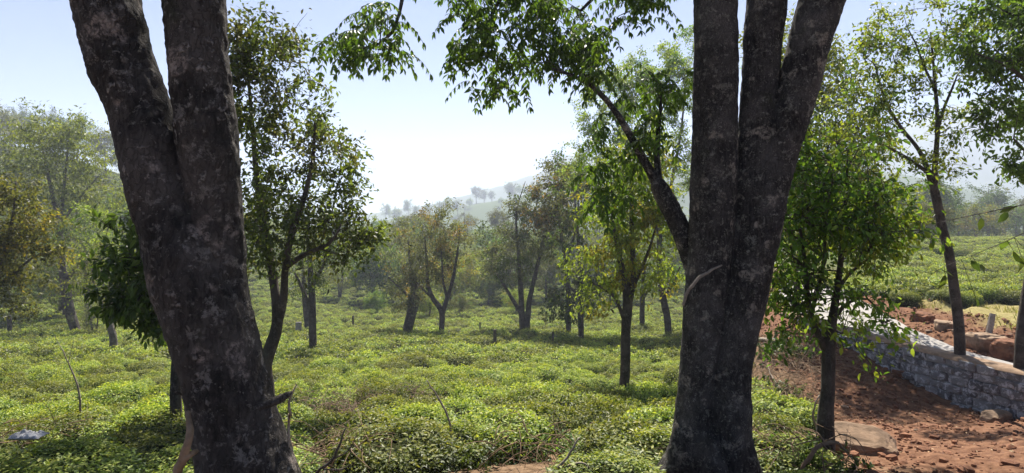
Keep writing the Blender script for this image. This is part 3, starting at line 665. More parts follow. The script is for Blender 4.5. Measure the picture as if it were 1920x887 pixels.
tree('roadside_tree', 42, 1801, 678, 'slender leaning tree with airy yellow-green crown growing behind the stone wall',
     [[(1801, 678, 23), (1800, 640, 22), (1792, 560, 21), (1780, 480, 20), (1764, 410, 19), (1750, 350, 17), (1740, 320, 12, .1), (1722, 280, 9, .2), (1690, 240, 8, .3), (1660, 190, 6, .3), (1640, 120, 3, .3)],
      [(1750, 350, 14), (1756, 290, 11), (1758, 220, 9), (1752, 140, 6), (1745, 60, 3)], [(1757, 240, 8), (1775, 190, 6), (1795, 140, 3)], [(1742, 325, 9, .1), (1700, 295, 7, .2), (1650, 270, 5, .2), (1600, 250, 3, .2)], [(1752, 170, 6), (1725, 100, 4), (1700, 50, 2)]],
     [(1650, 130, 70, 60, 26, .3), (1740, 60, 90, 55, 30), (1680, 220, 60, 40, 12, .2), (1590, 220, 45, 60, 12, .3), (1785, 150, 50, 60, 10), (1755, 310, 45, 35, 9), (1780, 250, 35, 20, 4), (1620, 260, 40, 30, 6)],
     G_LIME, 0.078, d=10.1, per=34, cr=0.30, droop=0.35, aspect=0.5, tm=LEAF8, tipcols=G_MID, shell=0.3, r_max=0.03, attach=0.6)
tree('roadside_tree', 43, 1913, 697, 'dark-leaved tree behind the wall whose boughs reach over the road',
     [[(1913, 697, 26), (1914, 650, 25), (1922, 580, 24), (1940, 480, 23), (1965, 360, 20), (1975, 220, 16), (1965, 80, 12), (1950, -60, 6)], [(1975, 230, 12), (1930, 160, 9, -.3), (1880, 120, 6, -.5), (1830, 100, 3, -.6)], [(1968, 350, 10), (1935, 300, 7, -.2), (1900, 260, 4, -.4)], [(1968, 100, 10), (1920, 40, 7, -.3), (1880, 20, 4, -.4)]],
     [(1900, 90, 75, 50, 30, -.4), (1890, 210, 50, 45, 16, -.3), (1930, 20, 80, 40, 26, -.2), (1915, 290, 25, 35, 7, -.2), (1990, 150, 80, 100, 30), (1980, 0, 90, 70, 20)],
     G_MID, 0.10, d=9.2, per=36, cr=0.30, droop=0.5, aspect=0.4, tm=LEAF8, shell=0.3, r_max=0.03, attach=0.6)
tree('shade_tree', 44, 1490, 640, 'tall full-crowned tree standing behind the leaning fork of the grey tree',
     [[(1492, 600, 14), (1496, 520, 13), (1505, 420, 11), (1510, 300, 8), (1520, 180, 5), (1525, 90, 2)], [(1505, 420, 8), (1550, 330, 6), (1580, 260, 3)], [(1508, 350, 7), (1480, 260, 5), (1470, 160, 3)]],
     [(1540, 200, 80, 100, 60), (1480, 120, 70, 70, 34), (1590, 310, 75, 70, 44), (1500, 320, 60, 80, 34), (1550, 430, 80, 60, 36), (1640, 400, 60, 50, 20)],
     G_LIME, 0.12, d=14.5, per=50, cr=0.5, droop=0.4, aspect=0.45, tipcols=G_MID, shell=0.3)
# left side
tree('shade_tree', 51, 212, 655, 'small pale tree with many thin upright stems beside the lichen-spotted giant',
     [[(212, 655, 17), (212, 630, 15), (204, 605, 15), (200, 585, 11), (186, 560, 7), (176, 530, 5), (170, 490, 2)], [(203, 595, 9), (206, 550, 7), (205, 490, 4), (200, 450, 2)], [(203, 595, 9), (222, 560, 6), (232, 510, 4), (238, 470, 2)], [(204, 585, 6), (192, 530, 4), (188, 480, 2)]],
     [(195, 500, 55, 45, 26), (155, 530, 35, 35, 10), (235, 540, 30, 30, 9)], G_OLIVE, 0.10, per=30, cr=0.4, bark=M_BARK_P, tipcols=G_LIME, shell=0.2)
tree('shade_tree', 52, 140, 624, 'dark thick-trunked tree bending left above the tea on the left slope',
     [[(143, 624, 22), (134, 595, 21), (127, 565, 21), (122, 530, 20), (116, 490, 15), (112, 440, 9), (105, 390, 4)], [(122, 530, 10), (150, 490, 7), (165, 450, 3)]],
     [(110, 470, 60, 50, 26), (150, 440, 45, 50, 16), (80, 520, 40, 35, 10)], G_DARK, 0.13, per=42, cr=0.6, tipcols=G_OLIVE)
tree('shade_tree', 53, 167, 608, 'straight-trunked tree just behind the dark bending tree',
     [[(167, 608, 14), (165, 580, 13), (163, 540, 11), (160, 480, 7), (158, 420, 3)]], [(165, 480, 45, 45, 22), (185, 430, 40, 40, 12)], G_LIME, 0.15, per=40, cr=0.7)
tree('shade_tree', 54, -10, 640, 'yellowing bushy tree with pale leaves above a short fence post',
     [[(-20, 640, 22), (-18, 580, 20), (-8, 530, 16), (10, 470, 11), (25, 400, 6), (30, 340, 3)], [(-8, 540, 10), (30, 510, 8), (65, 480, 4)], [(-10, 530, 9), (-50, 460, 7), (-70, 400, 3)]],
     [(25, 390, 55, 60, 34), (50, 480, 50, 45, 24), (-30, 430, 60, 80, 26), (20, 540, 45, 30, 10)], G_OLIVE, 0.10, d=13.5, per=48, cr=0.42, aspect=0.5, tipcols=G_YEL)
tree('shade_tree', 55, 110, 520, 'tall feathery lime-green tree rising over the left slope',
     [[(118, 540, 15), (116, 480, 14), (110, 420, 11), (95, 350, 8), (80, 280, 4), (75, 240, 2)], [(115, 440, 9), (118, 370, 7), (125, 300, 4), (130, 240, 2)], [(114, 420, 7), (150, 370, 5), (185, 330, 2)]],
     [(80, 280, 65, 50, 40), (140, 280, 60, 50, 36), (190, 350, 45, 55, 24), (60, 360, 60, 50, 24), (130, 370, 60, 45, 22)], [(0.15, 0.20, 0.03), (0.20, 0.24, 0.04), (0.10, 0.15, 0.028)], 0.24, d=38, per=46, cr=1.1, aspect=0.4, flat=0.4, upb=1.2)

# ------------------------------------------------------------------ stone retaining wall, stone by stone
def rock_mesh(name, seed, sub=2, amp=0.22, box=0.0, scale=(1, 1, 1)):
    bm = bmesh.new(); bmesh.ops.create_icosphere(bm, subdivisions=sub, radius=1.0)
    v = np.array([x.co[:] for x in bm.verts]); p = v.copy()
    if box > 0: p = np.sign(v) * np.abs(v) ** (1 - box); p /= np.maximum(np.abs(p).max(axis=0), 1e-6)
    n = nrm(v); p = p + n * (amp * 1.6 * fbm(v[:, 0] * 1.1 + seed * 3.1, v[:, 1] * 1.1, v[:, 2] * 1.1 + seed) + amp * 0.5 * np.abs(fbm(v[:, 0] * 2.7 + seed, v[:, 1] * 2.7, v[:, 2] * 2.7, 3)))[:, None]
    p = p * np.array(scale)
    for q, c in zip(bm.verts, p): q.co = c
    me = bpy.data.meshes.new(name); bm.to_mesh(me); bm.free()
    return me
def build_wall():
    pts = catmull(np.array([(x, y, 0) for x, y in WALL]), 400)[:, :2]
    seg = np.r_[0, np.cumsum(np.linalg.norm(np.diff(pts, axis=0), axis=1))]
    def at(s): return np.array([np.interp(s, seg, pts[:, 0]), np.interp(s, seg, pts[:, 1])])
    top = -0.86; th = 0.34
    o = at(seg[-1] * 0.5); base = np.array([o[0], o[1], hz(*o) - 0.1])
    root = empty('stone_wall', base, 'low retaining wall of whitewashed grey stone blocks holding up the road', 'wall')
    # mortar core
    g = Geo(); n = 60; ss = np.linspace(0, seg[-1], n); P = np.array([at(s) for s in ss]); T = nrm(np.gradient(P, axis=0)); R = np.stack([-T[:, 1], T[:, 0]], 1) * -1
    R = np.where(R[:, :1] > 0, R, -R)
    zb = np.array([-2.2] * n)
    prof = [(0.035, 0), (0.035, 1), (th - 0.02, 1), (th - 0.02, 0)]
    v = np.array([[*(P[i] + R[i] * a), (top - 0.03 if b else zb[i])] for i in range(n) for a, b in prof])
    i4 = np.arange(n - 1)[:, None] * 4
    f = np.concatenate([np.concatenate([i4 + k, i4 + (k + 1) % 4, i4 + (k + 1) % 4 + 4, i4 + k + 4], 1) for k in range(4)])
    f = np.concatenate([f, [[0, 1, 2, 3]], [[4 * n - 1, 4 * n - 2, 4 * n - 3, 4 * n - 4]]])
    g.add(v - base, f); link('mortar_core', g.mesh('mortar_core', False, False), M_MORTAR, root)
    vars_ = [rock_mesh('wall_stone_mesh', k, 2, 0.13, 0.62, (0.5, 0.5, 0.5)) for k in range(9)]
    for m in vars_: m.materials.append(M_STONE)
    rng = rng_of(5); z = top - 0.0; row = 0
    while z > -1.95:
        h = rng.uniform(0.125, 0.165); s = seg[0] + rng.uniform(-.2, 0)
        while s < seg[-1] - 0.05:
            w = rng.uniform(0.20, 0.38); c = min(s + w / 2, seg[-1]); p = at(c); q = at(min(c + .05, seg[-1])) - at(c - .05); ang = math.atan2(q[1], q[0])
            g0 = hz(p[0] - 0.25, p[1])
            if z > g0 - 0.02 and p[1] > 5.4:
                r = np.array([-q[1], q[0]]); r = r / np.linalg.norm(r); r = r if r[0] > 0 else -r
                ob = bpy.data.objects.new('stone', vars_[rng.integers(9)]); COL.objects.link(ob); ob.parent = root
                pr = rng.uniform(-0.02, 0.03)
                ob.location = (*(p + r * (0.11 - pr) - base[:2]), z - h / 2 - base[2]); ob.rotation_euler = (rng.choice([0, math.pi]) + rng.normal(0, .03), rng.normal(0, .04), ang + rng.normal(0, .03))
                ob.scale = (w * 1.0, 0.24, h * 1.02)
            s += w * 0.99
        z -= h * 0.98; row += 1
    # earthy coping
    g = Geo(); m = 160; ss = np.linspace(0, seg[-1], m); P = np.array([at(s) for s in ss]); T = nrm(np.gradient(P, axis=0)); R = np.stack([T[:, 1], -T[:, 0]], 1)
    R = np.where(R[:, :1] > 0, R, -R); prof = [(-.02, -.03), (0.0, .012), (.1, .03), (.22, .035), (.36, .02), (.42, -.06)]
    v = np.array([[*(P[i] + R[i] * a), top + b + 0.02 * float(fbm(P[i][0] * 4 + a * 9, P[i][1] * 4))] for i in range(m) for a, b in prof]); k = len(prof)
    idx = (np.arange(m - 1)[:, None] * k + np.arange(k - 1)[None]).ravel()
    g.add(v - base, np.stack([idx, idx + 1, idx + k + 1, idx + k], 1)); link('coping', g.mesh('coping', True, False), M_COPING, root)
M_COPING = plain('earthy_coping', (0.24, 0.165, 0.11), 0.95, 0.3, 6, 0.6)
build_wall()

# ------------------------------------------------------------------ tea bushes
def tea_mesh(name, seed, n_leaf, leaf, core=True):
    rng = rng_of(900 + seed); g = Geo()
    def surf(th, ph):   # flattened dome, irregular
        w = 1 + 0.22 * fbm(np.cos(th) * 1.6 + seed * 5, np.sin(th) * 1.6, ph * 1.2)
        r = 0.53 * w * np.sin(ph) ** 0.66; z = 0.50 * np.sign(np.cos(ph)) * np.abs(np.cos(ph)) ** 0.5
        z = z + 0.17 * fbm(r * np.cos(th) * 3.2 + seed, r * np.sin(th) * 3.2, 3.0) * (z > 0)
        return np.stack([r * np.cos(th), r * np.sin(th), z], -1)
    k = n_leaf; th = rng.uniform(0, 2 * np.pi, k); ph = np.arccos(np.clip(1 - 1.02 * rng.random(k), -0.02, 1)) ** 1.0
    pp = surf(th, ph); kp = rng.random(k) < 0.30 + 1.1 * sstep(-0.25, 0.12, fbm(pp[:, 0] * 7 + seed, pp[:, 1] * 7, pp[:, 2] * 7)); th, ph = th[kp], ph[kp]; k = len(th)
    p = surf(th, ph); out = nrm(p * np.array([1, 1, 0.6]) + np.array([0, 0, 0.12]))
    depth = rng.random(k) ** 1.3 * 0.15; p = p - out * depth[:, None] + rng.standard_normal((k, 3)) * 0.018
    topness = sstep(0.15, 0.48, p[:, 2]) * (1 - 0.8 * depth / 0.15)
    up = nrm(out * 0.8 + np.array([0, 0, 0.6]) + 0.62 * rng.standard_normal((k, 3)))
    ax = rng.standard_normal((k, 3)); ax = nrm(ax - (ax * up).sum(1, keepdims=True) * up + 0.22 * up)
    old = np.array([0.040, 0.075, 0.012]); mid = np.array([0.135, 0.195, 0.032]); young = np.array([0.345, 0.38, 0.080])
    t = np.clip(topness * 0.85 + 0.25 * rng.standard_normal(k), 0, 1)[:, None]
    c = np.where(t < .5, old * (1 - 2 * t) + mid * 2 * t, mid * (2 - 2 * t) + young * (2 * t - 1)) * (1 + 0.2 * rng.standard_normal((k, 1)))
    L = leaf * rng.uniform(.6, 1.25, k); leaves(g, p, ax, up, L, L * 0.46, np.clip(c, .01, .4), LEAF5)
    # twiggy legs
    for j in range(14):
        a = rng.uniform(0, 2 * np.pi); q = np.array([[.08 * np.cos(a), .08 * np.sin(a), -.25], [.24 * np.cos(a), .24 * np.sin(a), .15], [.42 * np.cos(a + .3), .42 * np.sin(a + .3), .33]])
        tube(g, q, np.array([.014, .009, .004]), 4, (0.12, 0.09, 0.06), False)
    # inner shell coloured dark for the shade between leaves, blocks see-through
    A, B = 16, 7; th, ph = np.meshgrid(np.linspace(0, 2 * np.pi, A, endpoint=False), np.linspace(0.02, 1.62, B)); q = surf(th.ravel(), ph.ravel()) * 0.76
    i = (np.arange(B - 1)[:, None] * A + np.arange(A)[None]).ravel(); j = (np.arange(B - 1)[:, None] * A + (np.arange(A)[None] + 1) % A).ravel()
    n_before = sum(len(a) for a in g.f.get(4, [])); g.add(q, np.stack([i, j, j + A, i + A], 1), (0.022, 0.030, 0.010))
    me = g.mesh(name, False); me.materials.append(M_TEA); me.materials.append(M_SHADE_CORE)
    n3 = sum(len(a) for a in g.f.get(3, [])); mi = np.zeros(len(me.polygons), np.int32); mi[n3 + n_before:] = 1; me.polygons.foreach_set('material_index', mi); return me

def tea_sites():
    rng = rng_of(77); pts = []
    sp = 0.80; ys = np.concatenate([np.arange(3.5, 40, sp * 0.88), np.arange(40, 112, 0.95)])
    for i, y in enumerate(ys):
        half = y * 0.93 + 3; xs = np.arange(-half, half, sp) + (i % 2) * sp / 2
        x = xs + rng.normal(0, .15, len(xs)); yy = y + rng.normal(0, .14, len(xs))
        pts.append(np.stack([x, yy], 1))
    p = np.concatenate(pts); x, y = p[:, 0], p[:, 1]
    xr = x_road(y)
    keep = (x < x_red(y) - 0.55) & (x < x_wall(y) - 0.6) | ((x > np.interp(y, [15, 16.3, 30, 60], [60, xr[0] * 0 + 10.9, 11.5, 20])) & (y > 16.3 + 0.10 * (x - 11)) & (y < 75))
    keep |= (y > 26) & (x > 0.3 * y) & (x < 200)
    keep &= ~((y > 26) & (y < 40) & (np.abs(x - 0.5 * (x_wall(y) + xr)) < 2.2))
    # clear the big trunks and the bare patches
    for px, row, r in CLEAR:
        d = ground_hit(px, row, 0.15); cx = (px - 960) / F * d
        keep &= (x - cx) ** 2 + (y - d) ** 2 > r * r
    keep &= ~((y < 4.6) & (np.abs(x) > 60))
    nz = fbm(x * 0.16, y * 0.16, 6.0); keep &= ~((nz < -0.33) & (y < 20) & (rng.random(len(x)) < 0.7))
    keep &= rng.random(len(x)) < np.where(y < 30, 0.95, 0.90)
    return p[keep], rng
CLEAR = [(690, 850, .5), (462, 985, .55), (1340, 910, .5), (665, 800, .75), (620, 770, .4), (930, 850, .5), (60, 860, .55), (110, 845, .45), (720, 895, .5), (1440, 890, .55), (1460, 770, .75), (1470, 690, .7), (1550, 800, .45), (1380, 870, .4), (0, 850, .4), (645, 700, .35), (1010, 880, .4), (640, 900, .5), (800, 760, .35), (560, 770, .4), (1170, 735, .3), (960, 700, .3), (330, 700, .3), (870, 690, .3), (220, 800, .3)]
TEA_NEAR = [tea_mesh('tea_bush_mesh', k, 7600, 0.046) for k in range(6)]
TEA_FAR = [tea_mesh('tea_bush_far_mesh', 10 + k, 1500, 0.085) for k in range(4)]
def build_tea():
    p, rng = tea_sites()
    z = height(p[:, 0], p[:, 1]); 
    inview = (np.abs(p[:, 0]) < p[:, 1] * 0.90 + 0.5)
    order = np.argsort(p[:, 1] + 1000 * ~inview)
    sizes = rng.uniform(0.74, 1.06, len(p)) * (1 + 0.14 * fbm(p[:, 0] * .3, p[:, 1] * .3, 1.0)); near = order[:300]; far = order[300:]
    marks = []
    for px, row, txt, r_ in [(462, 985, 'at the foot of the massive forked trunk', 1.3), (1340, 910, 'at the foot of the grey fused stems', 1.2), (1170, 727, 'around the slim pole-like tree', 1.1), (54, 812, 'beside the crumpled white sack', .9),
                             (660, 790, 'bordering the heap of dry twigs', 1.3), (715, 890, 'next to the flat pale brown rock', .9), (930, 850, 'bordering the bare stony gap', .9), (587, 655, 'around the slim single-trunked tree', 1.2), (212, 655, 'around the small pale many-stemmed tree', 1.2),
                             (505, 740, 'under the leafy twin-stemmed tree', 1.2), (1545, 792, 'near the small dark tree at the red soil', 1.2), (1010, 875, 'beside the dry twigs left of the fused stems', .8)]:
        dd = ground_hit(px, row, .2); marks.append(((px - 960) / F * dd, dd, txt, r_))
    for k in near:
        s = sizes[k]; d = p[k, 1]
        hgt = s * rng.uniform(.8, 1.12) * (0.62 if d < 5.2 else 0.8 if d < 7 else 1.0)
        o = bpy.data.objects.new('tea_bush', TEA_NEAR[rng.integers(6)]); COL.objects.link(o)
        o.location = (p[k, 0], p[k, 1], z[k] - 0.03); o.rotation_euler = (0, 0, rng.uniform(0, 6.28)); o.scale = (s, s, hgt)
        dist = [math.hypot(p[k, 0] - m[0], p[k, 1] - m[1]) for m in marks]; q = int(np.argmin(dist))
        lab = 'rounded clipped tea bush ' + (marks[q][2] if dist[q] < marks[q][3] else 'in the open carpet of tea, clear of trunks, rocks and brush')
        tag(o, lab, 'tea bush', 'tea bushes of the plantation')
    # the thousands further off: one object
    P = np.column_stack([p[far], z[far] - 0.03]); me = bpy.data.meshes.new('tea_field_points'); me.from_pydata(P.tolist(), [], [])
    for nm, ty, arr in (('var', 'INT', rng.integers(0, 4, len(P)).astype(np.int32)), ('turn', 'FLOAT', rng.uniform(0, 6.28, len(P)).astype(np.float32)), ('size', 'FLOAT', (sizes[far] * np.interp(P[:, 1], [20, 60], [0.98, 0.84])).astype(np.float32))):
        at = me.attributes.new(nm, ty, 'POINT'); at.data.foreach_set('value', arr)
    ob = link('tea_plantation', me, None, kind='stuff'); tag(ob, 'dense far tea bushes covering the valley slopes', 'tea field')
    ng = bpy.data.node_groups.new('tea_scatter', 'GeometryNodeTree')
    ng.interface.new_socket('Geometry', in_out='INPUT', socket_type='NodeSocketGeometry'); ng.interface.new_socket('Geometry', in_out='OUTPUT', socket_type='NodeSocketGeometry')
    gi = ng.nodes.new('NodeGroupInput'); go = ng.nodes.new('NodeGroupOutput'); jn = ng.nodes.new('GeometryNodeGeometryToInstance')
    for m in TEA_FAR:
        src = bpy.data.objects.new('tea_source', m)
        oi = ng.nodes.new('GeometryNodeObjectInfo'); oi.inputs['Object'].default_value = src; oi.inputs['As Instance'].default_value = True
        ng.links.new(oi.outputs['Geometry'], jn.inputs[0])
    ip = ng.nodes.new('GeometryNodeInstanceOnPoints'); ip.inputs['Pick Instance'].default_value = True
    def named(n, ty):
        a = ng.nodes.new('GeometryNodeInputNamedAttribute'); a.data_type = ty; a.inputs['Name'].default_value = n; return a.outputs['Attribute']
    cx = ng.nodes.new('ShaderNodeCombineXYZ'); ng.links.new(named('turn', 'FLOAT'), cx.inputs['Z'])
    ng.links.new(gi.outputs[0], ip.inputs['Points']); ng.links.new(jn.outputs[0], ip.inputs['Instance']); ng.links.new(named('var', 'INT'), ip.inputs['Instance Index'])
    ng.links.new(cx.outputs[0], ip.inputs['Rotation']); ng.links.new(named('size', 'FLOAT'), ip.inputs['Scale']); ng.links.new(ip.outputs[0], go.inputs[0])
    ob.modifiers.new('scatter', 'NODES').node_group = ng
    print('tea', len(near), len(far))
build_tea()

# ------------------------------------------------------------------ trees further off (copies of a few kinds)
def kind_tree(seed, cols, tip, leaf, H, spread, per=60, k=60, stems=1, flat=0.75, cr=0.75):
    T = Tree(seed); r = T.rng
    for j in range(stems):
        a = r.uniform(0, 6.28); lean = 0.06 * H * (j > 0 or r.random())
        e = np.array([np.cos(a), np.sin(a), 0]) * lean * (2.2 if stems > 1 else 1)
        T.stem([[0, 0, -.3, .16], [*(e * .15)[:2], .12 * H, .13], [*(e * .5)[:2], .4 * H, .09], [*(e * .8)[:2], .7 * H, .05], [*e[:2], .95 * H, .015]], 7, 0.35)
    E = [(np.array([0, 0, .62 * H]), np.array([spread, spread, .30 * H]), k)]
    for j in range(3):
        a = r.uniform(0, 6.28); E.append((np.array([np.cos(a) * spread * .6, np.sin(a) * spread * .6, r.uniform(.45, .75) * H]), np.array([spread * .55, spread * .55, .16 * H]), k // 4))
    T.crown(E, cols, leaf, 0.5, per, cr, 0.35, LEAF5, shell=0.35, tipcols=tip, flat=flat, r_max=0.06)
    return T.g.mesh('far_tree_wood', True, False), T.lg.mesh('far_tree_crown', False)
DENS = 1.3
KINDS = [kind_tree(61, G_OLIVE, G_MID, .20, 6.5, 2.2), kind_tree(62, G_GREY, G_OLIVE, .20, 7.5, 1.9), kind_tree(63, G_MID, G_LIME, .21, 6.5, 2.3),
         kind_tree(64, G_LIME, G_YEL, .20, 6.0, 2.2, stems=2), kind_tree(65, G_DARK, G_OLIVE, .20, 7.5, 2.0, stems=2), kind_tree(66, G_GREY, G_LIME, .18, 7.0, 2.0, per=34, stems=3)]
for w, c in KINDS: w.materials.append(M_BARK_C); c.materials.append(M_LEAF)
KNAME = ['olive-green rounded tree', 'grey-green narrow tree', 'mid-green round tree', 'yellow-green low tree', 'dark green tall tree', 'sparse greyish many-stemmed tree']
def far_tree(kind, x, y, s, rz, where, group, sz=1.0, sink=0.1):
    z = hz(x, y)
    root = empty('far_tree', (x, y, z - sink), KNAME[kind] + ' ' + where, 'tree', group)
    root.rotation_euler = (0, 0, rz); root.scale = (s, s, s * sz)
    for nm, me in zip(('trunk', 'crown'), KINDS[kind]): link(nm, me, None, root)
def far_trees():
    r = rng_of(404)
    def band(n, px0, px1, d0, d1, where, group, s0, s1, kinds=(0, 1, 2, 3, 4, 5), slot=True, sink=0.1):
        for i in range(n):
            px = px0 + (px1 - px0) * ((i + r.uniform(.1, .9)) / n if slot else r.random()); d = r.uniform(d0, d1)
            far_tree(int(r.choice(kinds)), (px - 960) / F * d, d, r.uniform(s0, s1), r.uniform(0, 6.28), where, group, sink=sink)
    band(24, 630, 1330, 80, 112, 'along the top edge of the far tea slope', 'trees along the far edge of the tea', .6, 0.95, (0, 1, 2, 4, 5), sink=0.8)
    band(32, 600, 1330, 50, 78, 'scattered on the far tea slope', 'trees on the far tea slope', .65, 1.05, (0, 3, 5, 1, 2), sink=0.4)
    band(6, 690, 1000, 38, 52, 'low in the dip of the tea field', 'small trees in the dip', .3, .5, (3, 2, 0))
    band(12, -60, 330, 44, 70, 'on the wooded left slope above the tea', 'trees on the left slope', .7, 1.1, (0, 2, 3, 5))
    band(14, -80, 420, 75, 125, 'high on the left hillside', 'trees high on the left hillside', .9, 1.5, (0, 1, 2, 4, 5))
    band(6, -40, 520, 28, 40, 'between the left tea rows', 'small trees between the left tea rows', .35, .55, (3, 0, 5))
    band(20, 1480, 1990, 60, 90, 'lining the crest of the field beyond the road', 'trees lining the crest beyond the road', .9, 1.3, (0, 1, 2, 3, 4), sink=1.5)
    band(5, 1420, 1760, 36, 55, 'in the field beyond the road', 'trees in the field beyond the road', .4, .6, (5, 1, 3))
    band(44, 720, 1300, 380, 440, 'on the hazy hill across the valley', 'trees on the hazy hill', .8, 1.9, (1, 2, 4))
far_trees()

# ------------------------------------------------------------------ rocks, clods, soil litter
def spot(px, row, off=0.0):
    d = ground_hit(px, row, off); x = (px - 960) / F * d; return np.array([x, d, hz(x, d)])
def rock(name, px, row, size, label, mat, seed, rz=0.0, tilt=0.0, sub=4, amp=0.34, box=0.45, cat='rock', group=None, sink=0.42):
    p = spot(px, row); me = rock_mesh(name, seed, sub, amp, box, np.array(size) / 2); me.materials.append(mat)
    o = link(name, me, None, loc=p + np.array([0, 0, size[2] * (0.5 - sink)])); o.rotation_euler = (tilt, 0, rz); return tag(o, label, cat, group)
rock('boulder', 1604, 850, (0.62, 0.42, 0.34), 'big flat brown boulder at the foot of the small dark tree', M_ROCK, 3, -0.45, 0.25, 4, 0.26, 0.5)
rock('rock', 715, 884, (0.42, 0.34, 0.16), 'flat pale brown rock showing between the dry twigs and tea', M_PALEROCK, 4, 0.3)
rock('rock', 930, 838, (0.50, 0.3, 0.14), 'pale stony soil lump in the bare gap between tea bushes', M_PALEROCK, 5, 0.2)
rock('rock', 1868, 792, (0.42, 0.3, 0.24), 'angular dusty rock lying against the foot of the stone wall', M_PALEROCK, 6, 0.4)
rock('rock', 1695, 700, (0.34, 0.25, 0.16), 'rounded orange rock on red soil near the wall end', M_CLOD, 7, 0.1)
rock('rock', 1850, 640, (0.65, 0.5, 0.42), 'pale boulder in the red bank beside the leaning grey post', M_PALEROCK, 8, 0.1)
rock('rock', 1893, 655, (0.75, 0.5, 0.45), 'red-brown boulder in the bank across the road', M_CLOD, 9, 0.5)
rock('rock', 1770, 615, (0.5, 0.4, 0.3), 'small pale boulder atop the red bank across the road', M_PALEROCK, 10, 0.9)
rock('rock', 1730, 600, (0.5, 0.4, 0.3), 'dusty stone half buried in the red bank by the road bend', M_CLOD, 11, 0.4)
def clods():
    r = rng_of(31); vs = [rock_mesh('clod_mesh', 40 + k, 1, 0.3, 0.25) for k in range(6)]
    for i, v in enumerate(vs): v.materials.append(M_PALEROCK if i == 5 else M_CLOD)
    n = 0; g = Geo(); base = []
    for v in vs[:5]:
        co = np.array([q.co[:] for q in v.vertices]); base.append((co, np.array([list(p.vertices) for p in v.polygons])))
    NC = 60000; CY = np.where(r.random(NC) < .75, r.uniform(3.3, 14.5, NC), r.uniform(8, 20, NC)); CX = r.uniform(2.6, 12.5, NC); CH = height(CX, CY); CW = x_wall(CY); CR = x_road(CY); CD = x_red(CY); CF = fbm(CX * 1.1, CY * 1.1, 12.0)
    for q in range(NC):
        if n >= 5200: break
        y, x = CY[q], CX[q]
        dxw = x - CW[q]; front = dxw < -0.05 and x > CD[q] - 0.25; bank = (x - CR[q] > 0.1) and (x - CR[q] < 2.0) and y > 8
        if not (front or bank) or abs(x) > y * .92: continue
        if front and CF[q] < -0.05 and r.random() < .7: continue
        s = r.gamma(1.2, 0.0075) + 0.004; z = CH[q]; n += 1
        if n <= 90:
            s = r.uniform(0.025, 0.06); o = link('soil_clod', vs[r.integers(6)], None, loc=(x, y, z + s * .2)); o.scale = (s * 1.2, s, s * .7); o.rotation_euler = (0, 0, r.uniform(0, 6.28))
            tag(o, 'loose lump of red earth lying on the bare red soil' , 'clod', 'loose lumps on the red soil'); continue
        co, f = base[r.integers(5)]; a = r.uniform(0, 6.28); tl = r.normal(0, .5); R = np.array([[np.cos(a), -np.sin(a), 0], [np.sin(a), np.cos(a), 0], [0, 0, 1.0]]) @ np.array([[np.cos(tl), 0, np.sin(tl)], [0, 1, 0], [-np.sin(tl), 0, np.cos(tl)]])
        g.add((co * s) @ R.T + np.array([x, y, z + s * .2]), f)
    o = link('red_rubble', g.mesh('red_rubble', False, False), M_CLOD, kind='stuff'); tag(o, 'fine crumbs of red earth strewn over the bare soil', 'rubble')
    # pale dead leaves and chips
    g = Geo(); k = 2600; y = r.uniform(3.2, 13, k); x = r.uniform(-5, 8.5, k); ok = (np.abs(x) < y * .95) & (x < x_wall(y) - .05) & ((x > x_red(y) - 0.9) | (r.random(k) < .35)); x, y = x[ok], y[ok]; k = len(x)
    p = np.stack([x, y, height(x, y) + 0.012], 1); ax = r.standard_normal((k, 3)) * np.array([1, 1, .25]); up = r.standard_normal((k, 3)) * .35 + np.array([0, 0, 1.0])
    L = r.uniform(.015, .05, k); leaves(g, p, ax, up, L, L * .5, jit_col(r, [(.34, .22, .12), (.22, .12, .06), (.45, .36, .22)], k), LEAF5)
    o = link('leaf_litter', g.mesh('leaf_litter', False), M_LITTER, kind='stuff'); tag(o, 'dry fallen leaves scattered over the soil', 'leaf litter')
M_LITTER = leaf_mat('dead_leaf', 0.15, 0.9, (1.1, 1, .8), 0.05)
clods()

# ------------------------------------------------------------------ dead branches, brush, posts, stump, sack
def branch_obj(name, pts, d, label, mat, cat='branch', n=6, twigs=(), lay=False, root=False):
    A = st_px(pts, d)
    if lay: A = [[*(spot(p[0], p[1]) + np.array([0, 0, .03 + .05 * (k % 2)])), p[2] / 2 * d / F] for k, p in enumerate(pts)]
    if root and hz(A[0][0], A[0][1]) < A[0][2]: A = [[A[0][0] + .02, A[0][1], hz(A[0][0], A[0][1]) - .05, A[0][3] * 1.1]] + A
    g = Geo(); q = catmull(np.array(A), 28); w = q[:, :3] + 0.006 * np.stack([fbm(np.arange(28) * .4, np.zeros(28) + k) for k in range(3)], 1) * 2
    tube(g, w, np.maximum(q[:, 3], .002) * (1 + .15 * fbm(np.arange(28) * .8, np.zeros(28) + 5)), n)
    for tw in twigs:
        q2 = catmull(np.array(st_px(tw, d)), 12); tube(g, q2[:, :3], np.maximum(q2[:, 3], .0015), 5)
    base = q[0, :3]; g.v = [v - base for v in g.v]
    return tag(link(name, g.mesh(name, True, False), mat, None, base), label, cat)
branch_obj('dead_branch', [(330, 905, 22, 0), (340, 865, 20), (352, 830, 17), (358, 800, 14, .05), (352, 770, 9, .1)], 2.75, 'thick brown dead root curving up beside the massive forked trunk', M_DEADWOOD, n=8, root=True, twigs=[[(338, 868, 17), (352, 855, 15), (368, 846, 12, .1)]])
branch_obj('dead_branch', [(1505, 880, 8), (1515, 862, 9), (1528, 843, 9), (1545, 832, 9), (1566, 829, 7), (1576, 836, 6), (1588, 846, 4)], 4.55, 'bent brown stick arching over the big flat boulder', M_DEADWOOD, n=7, root=True)
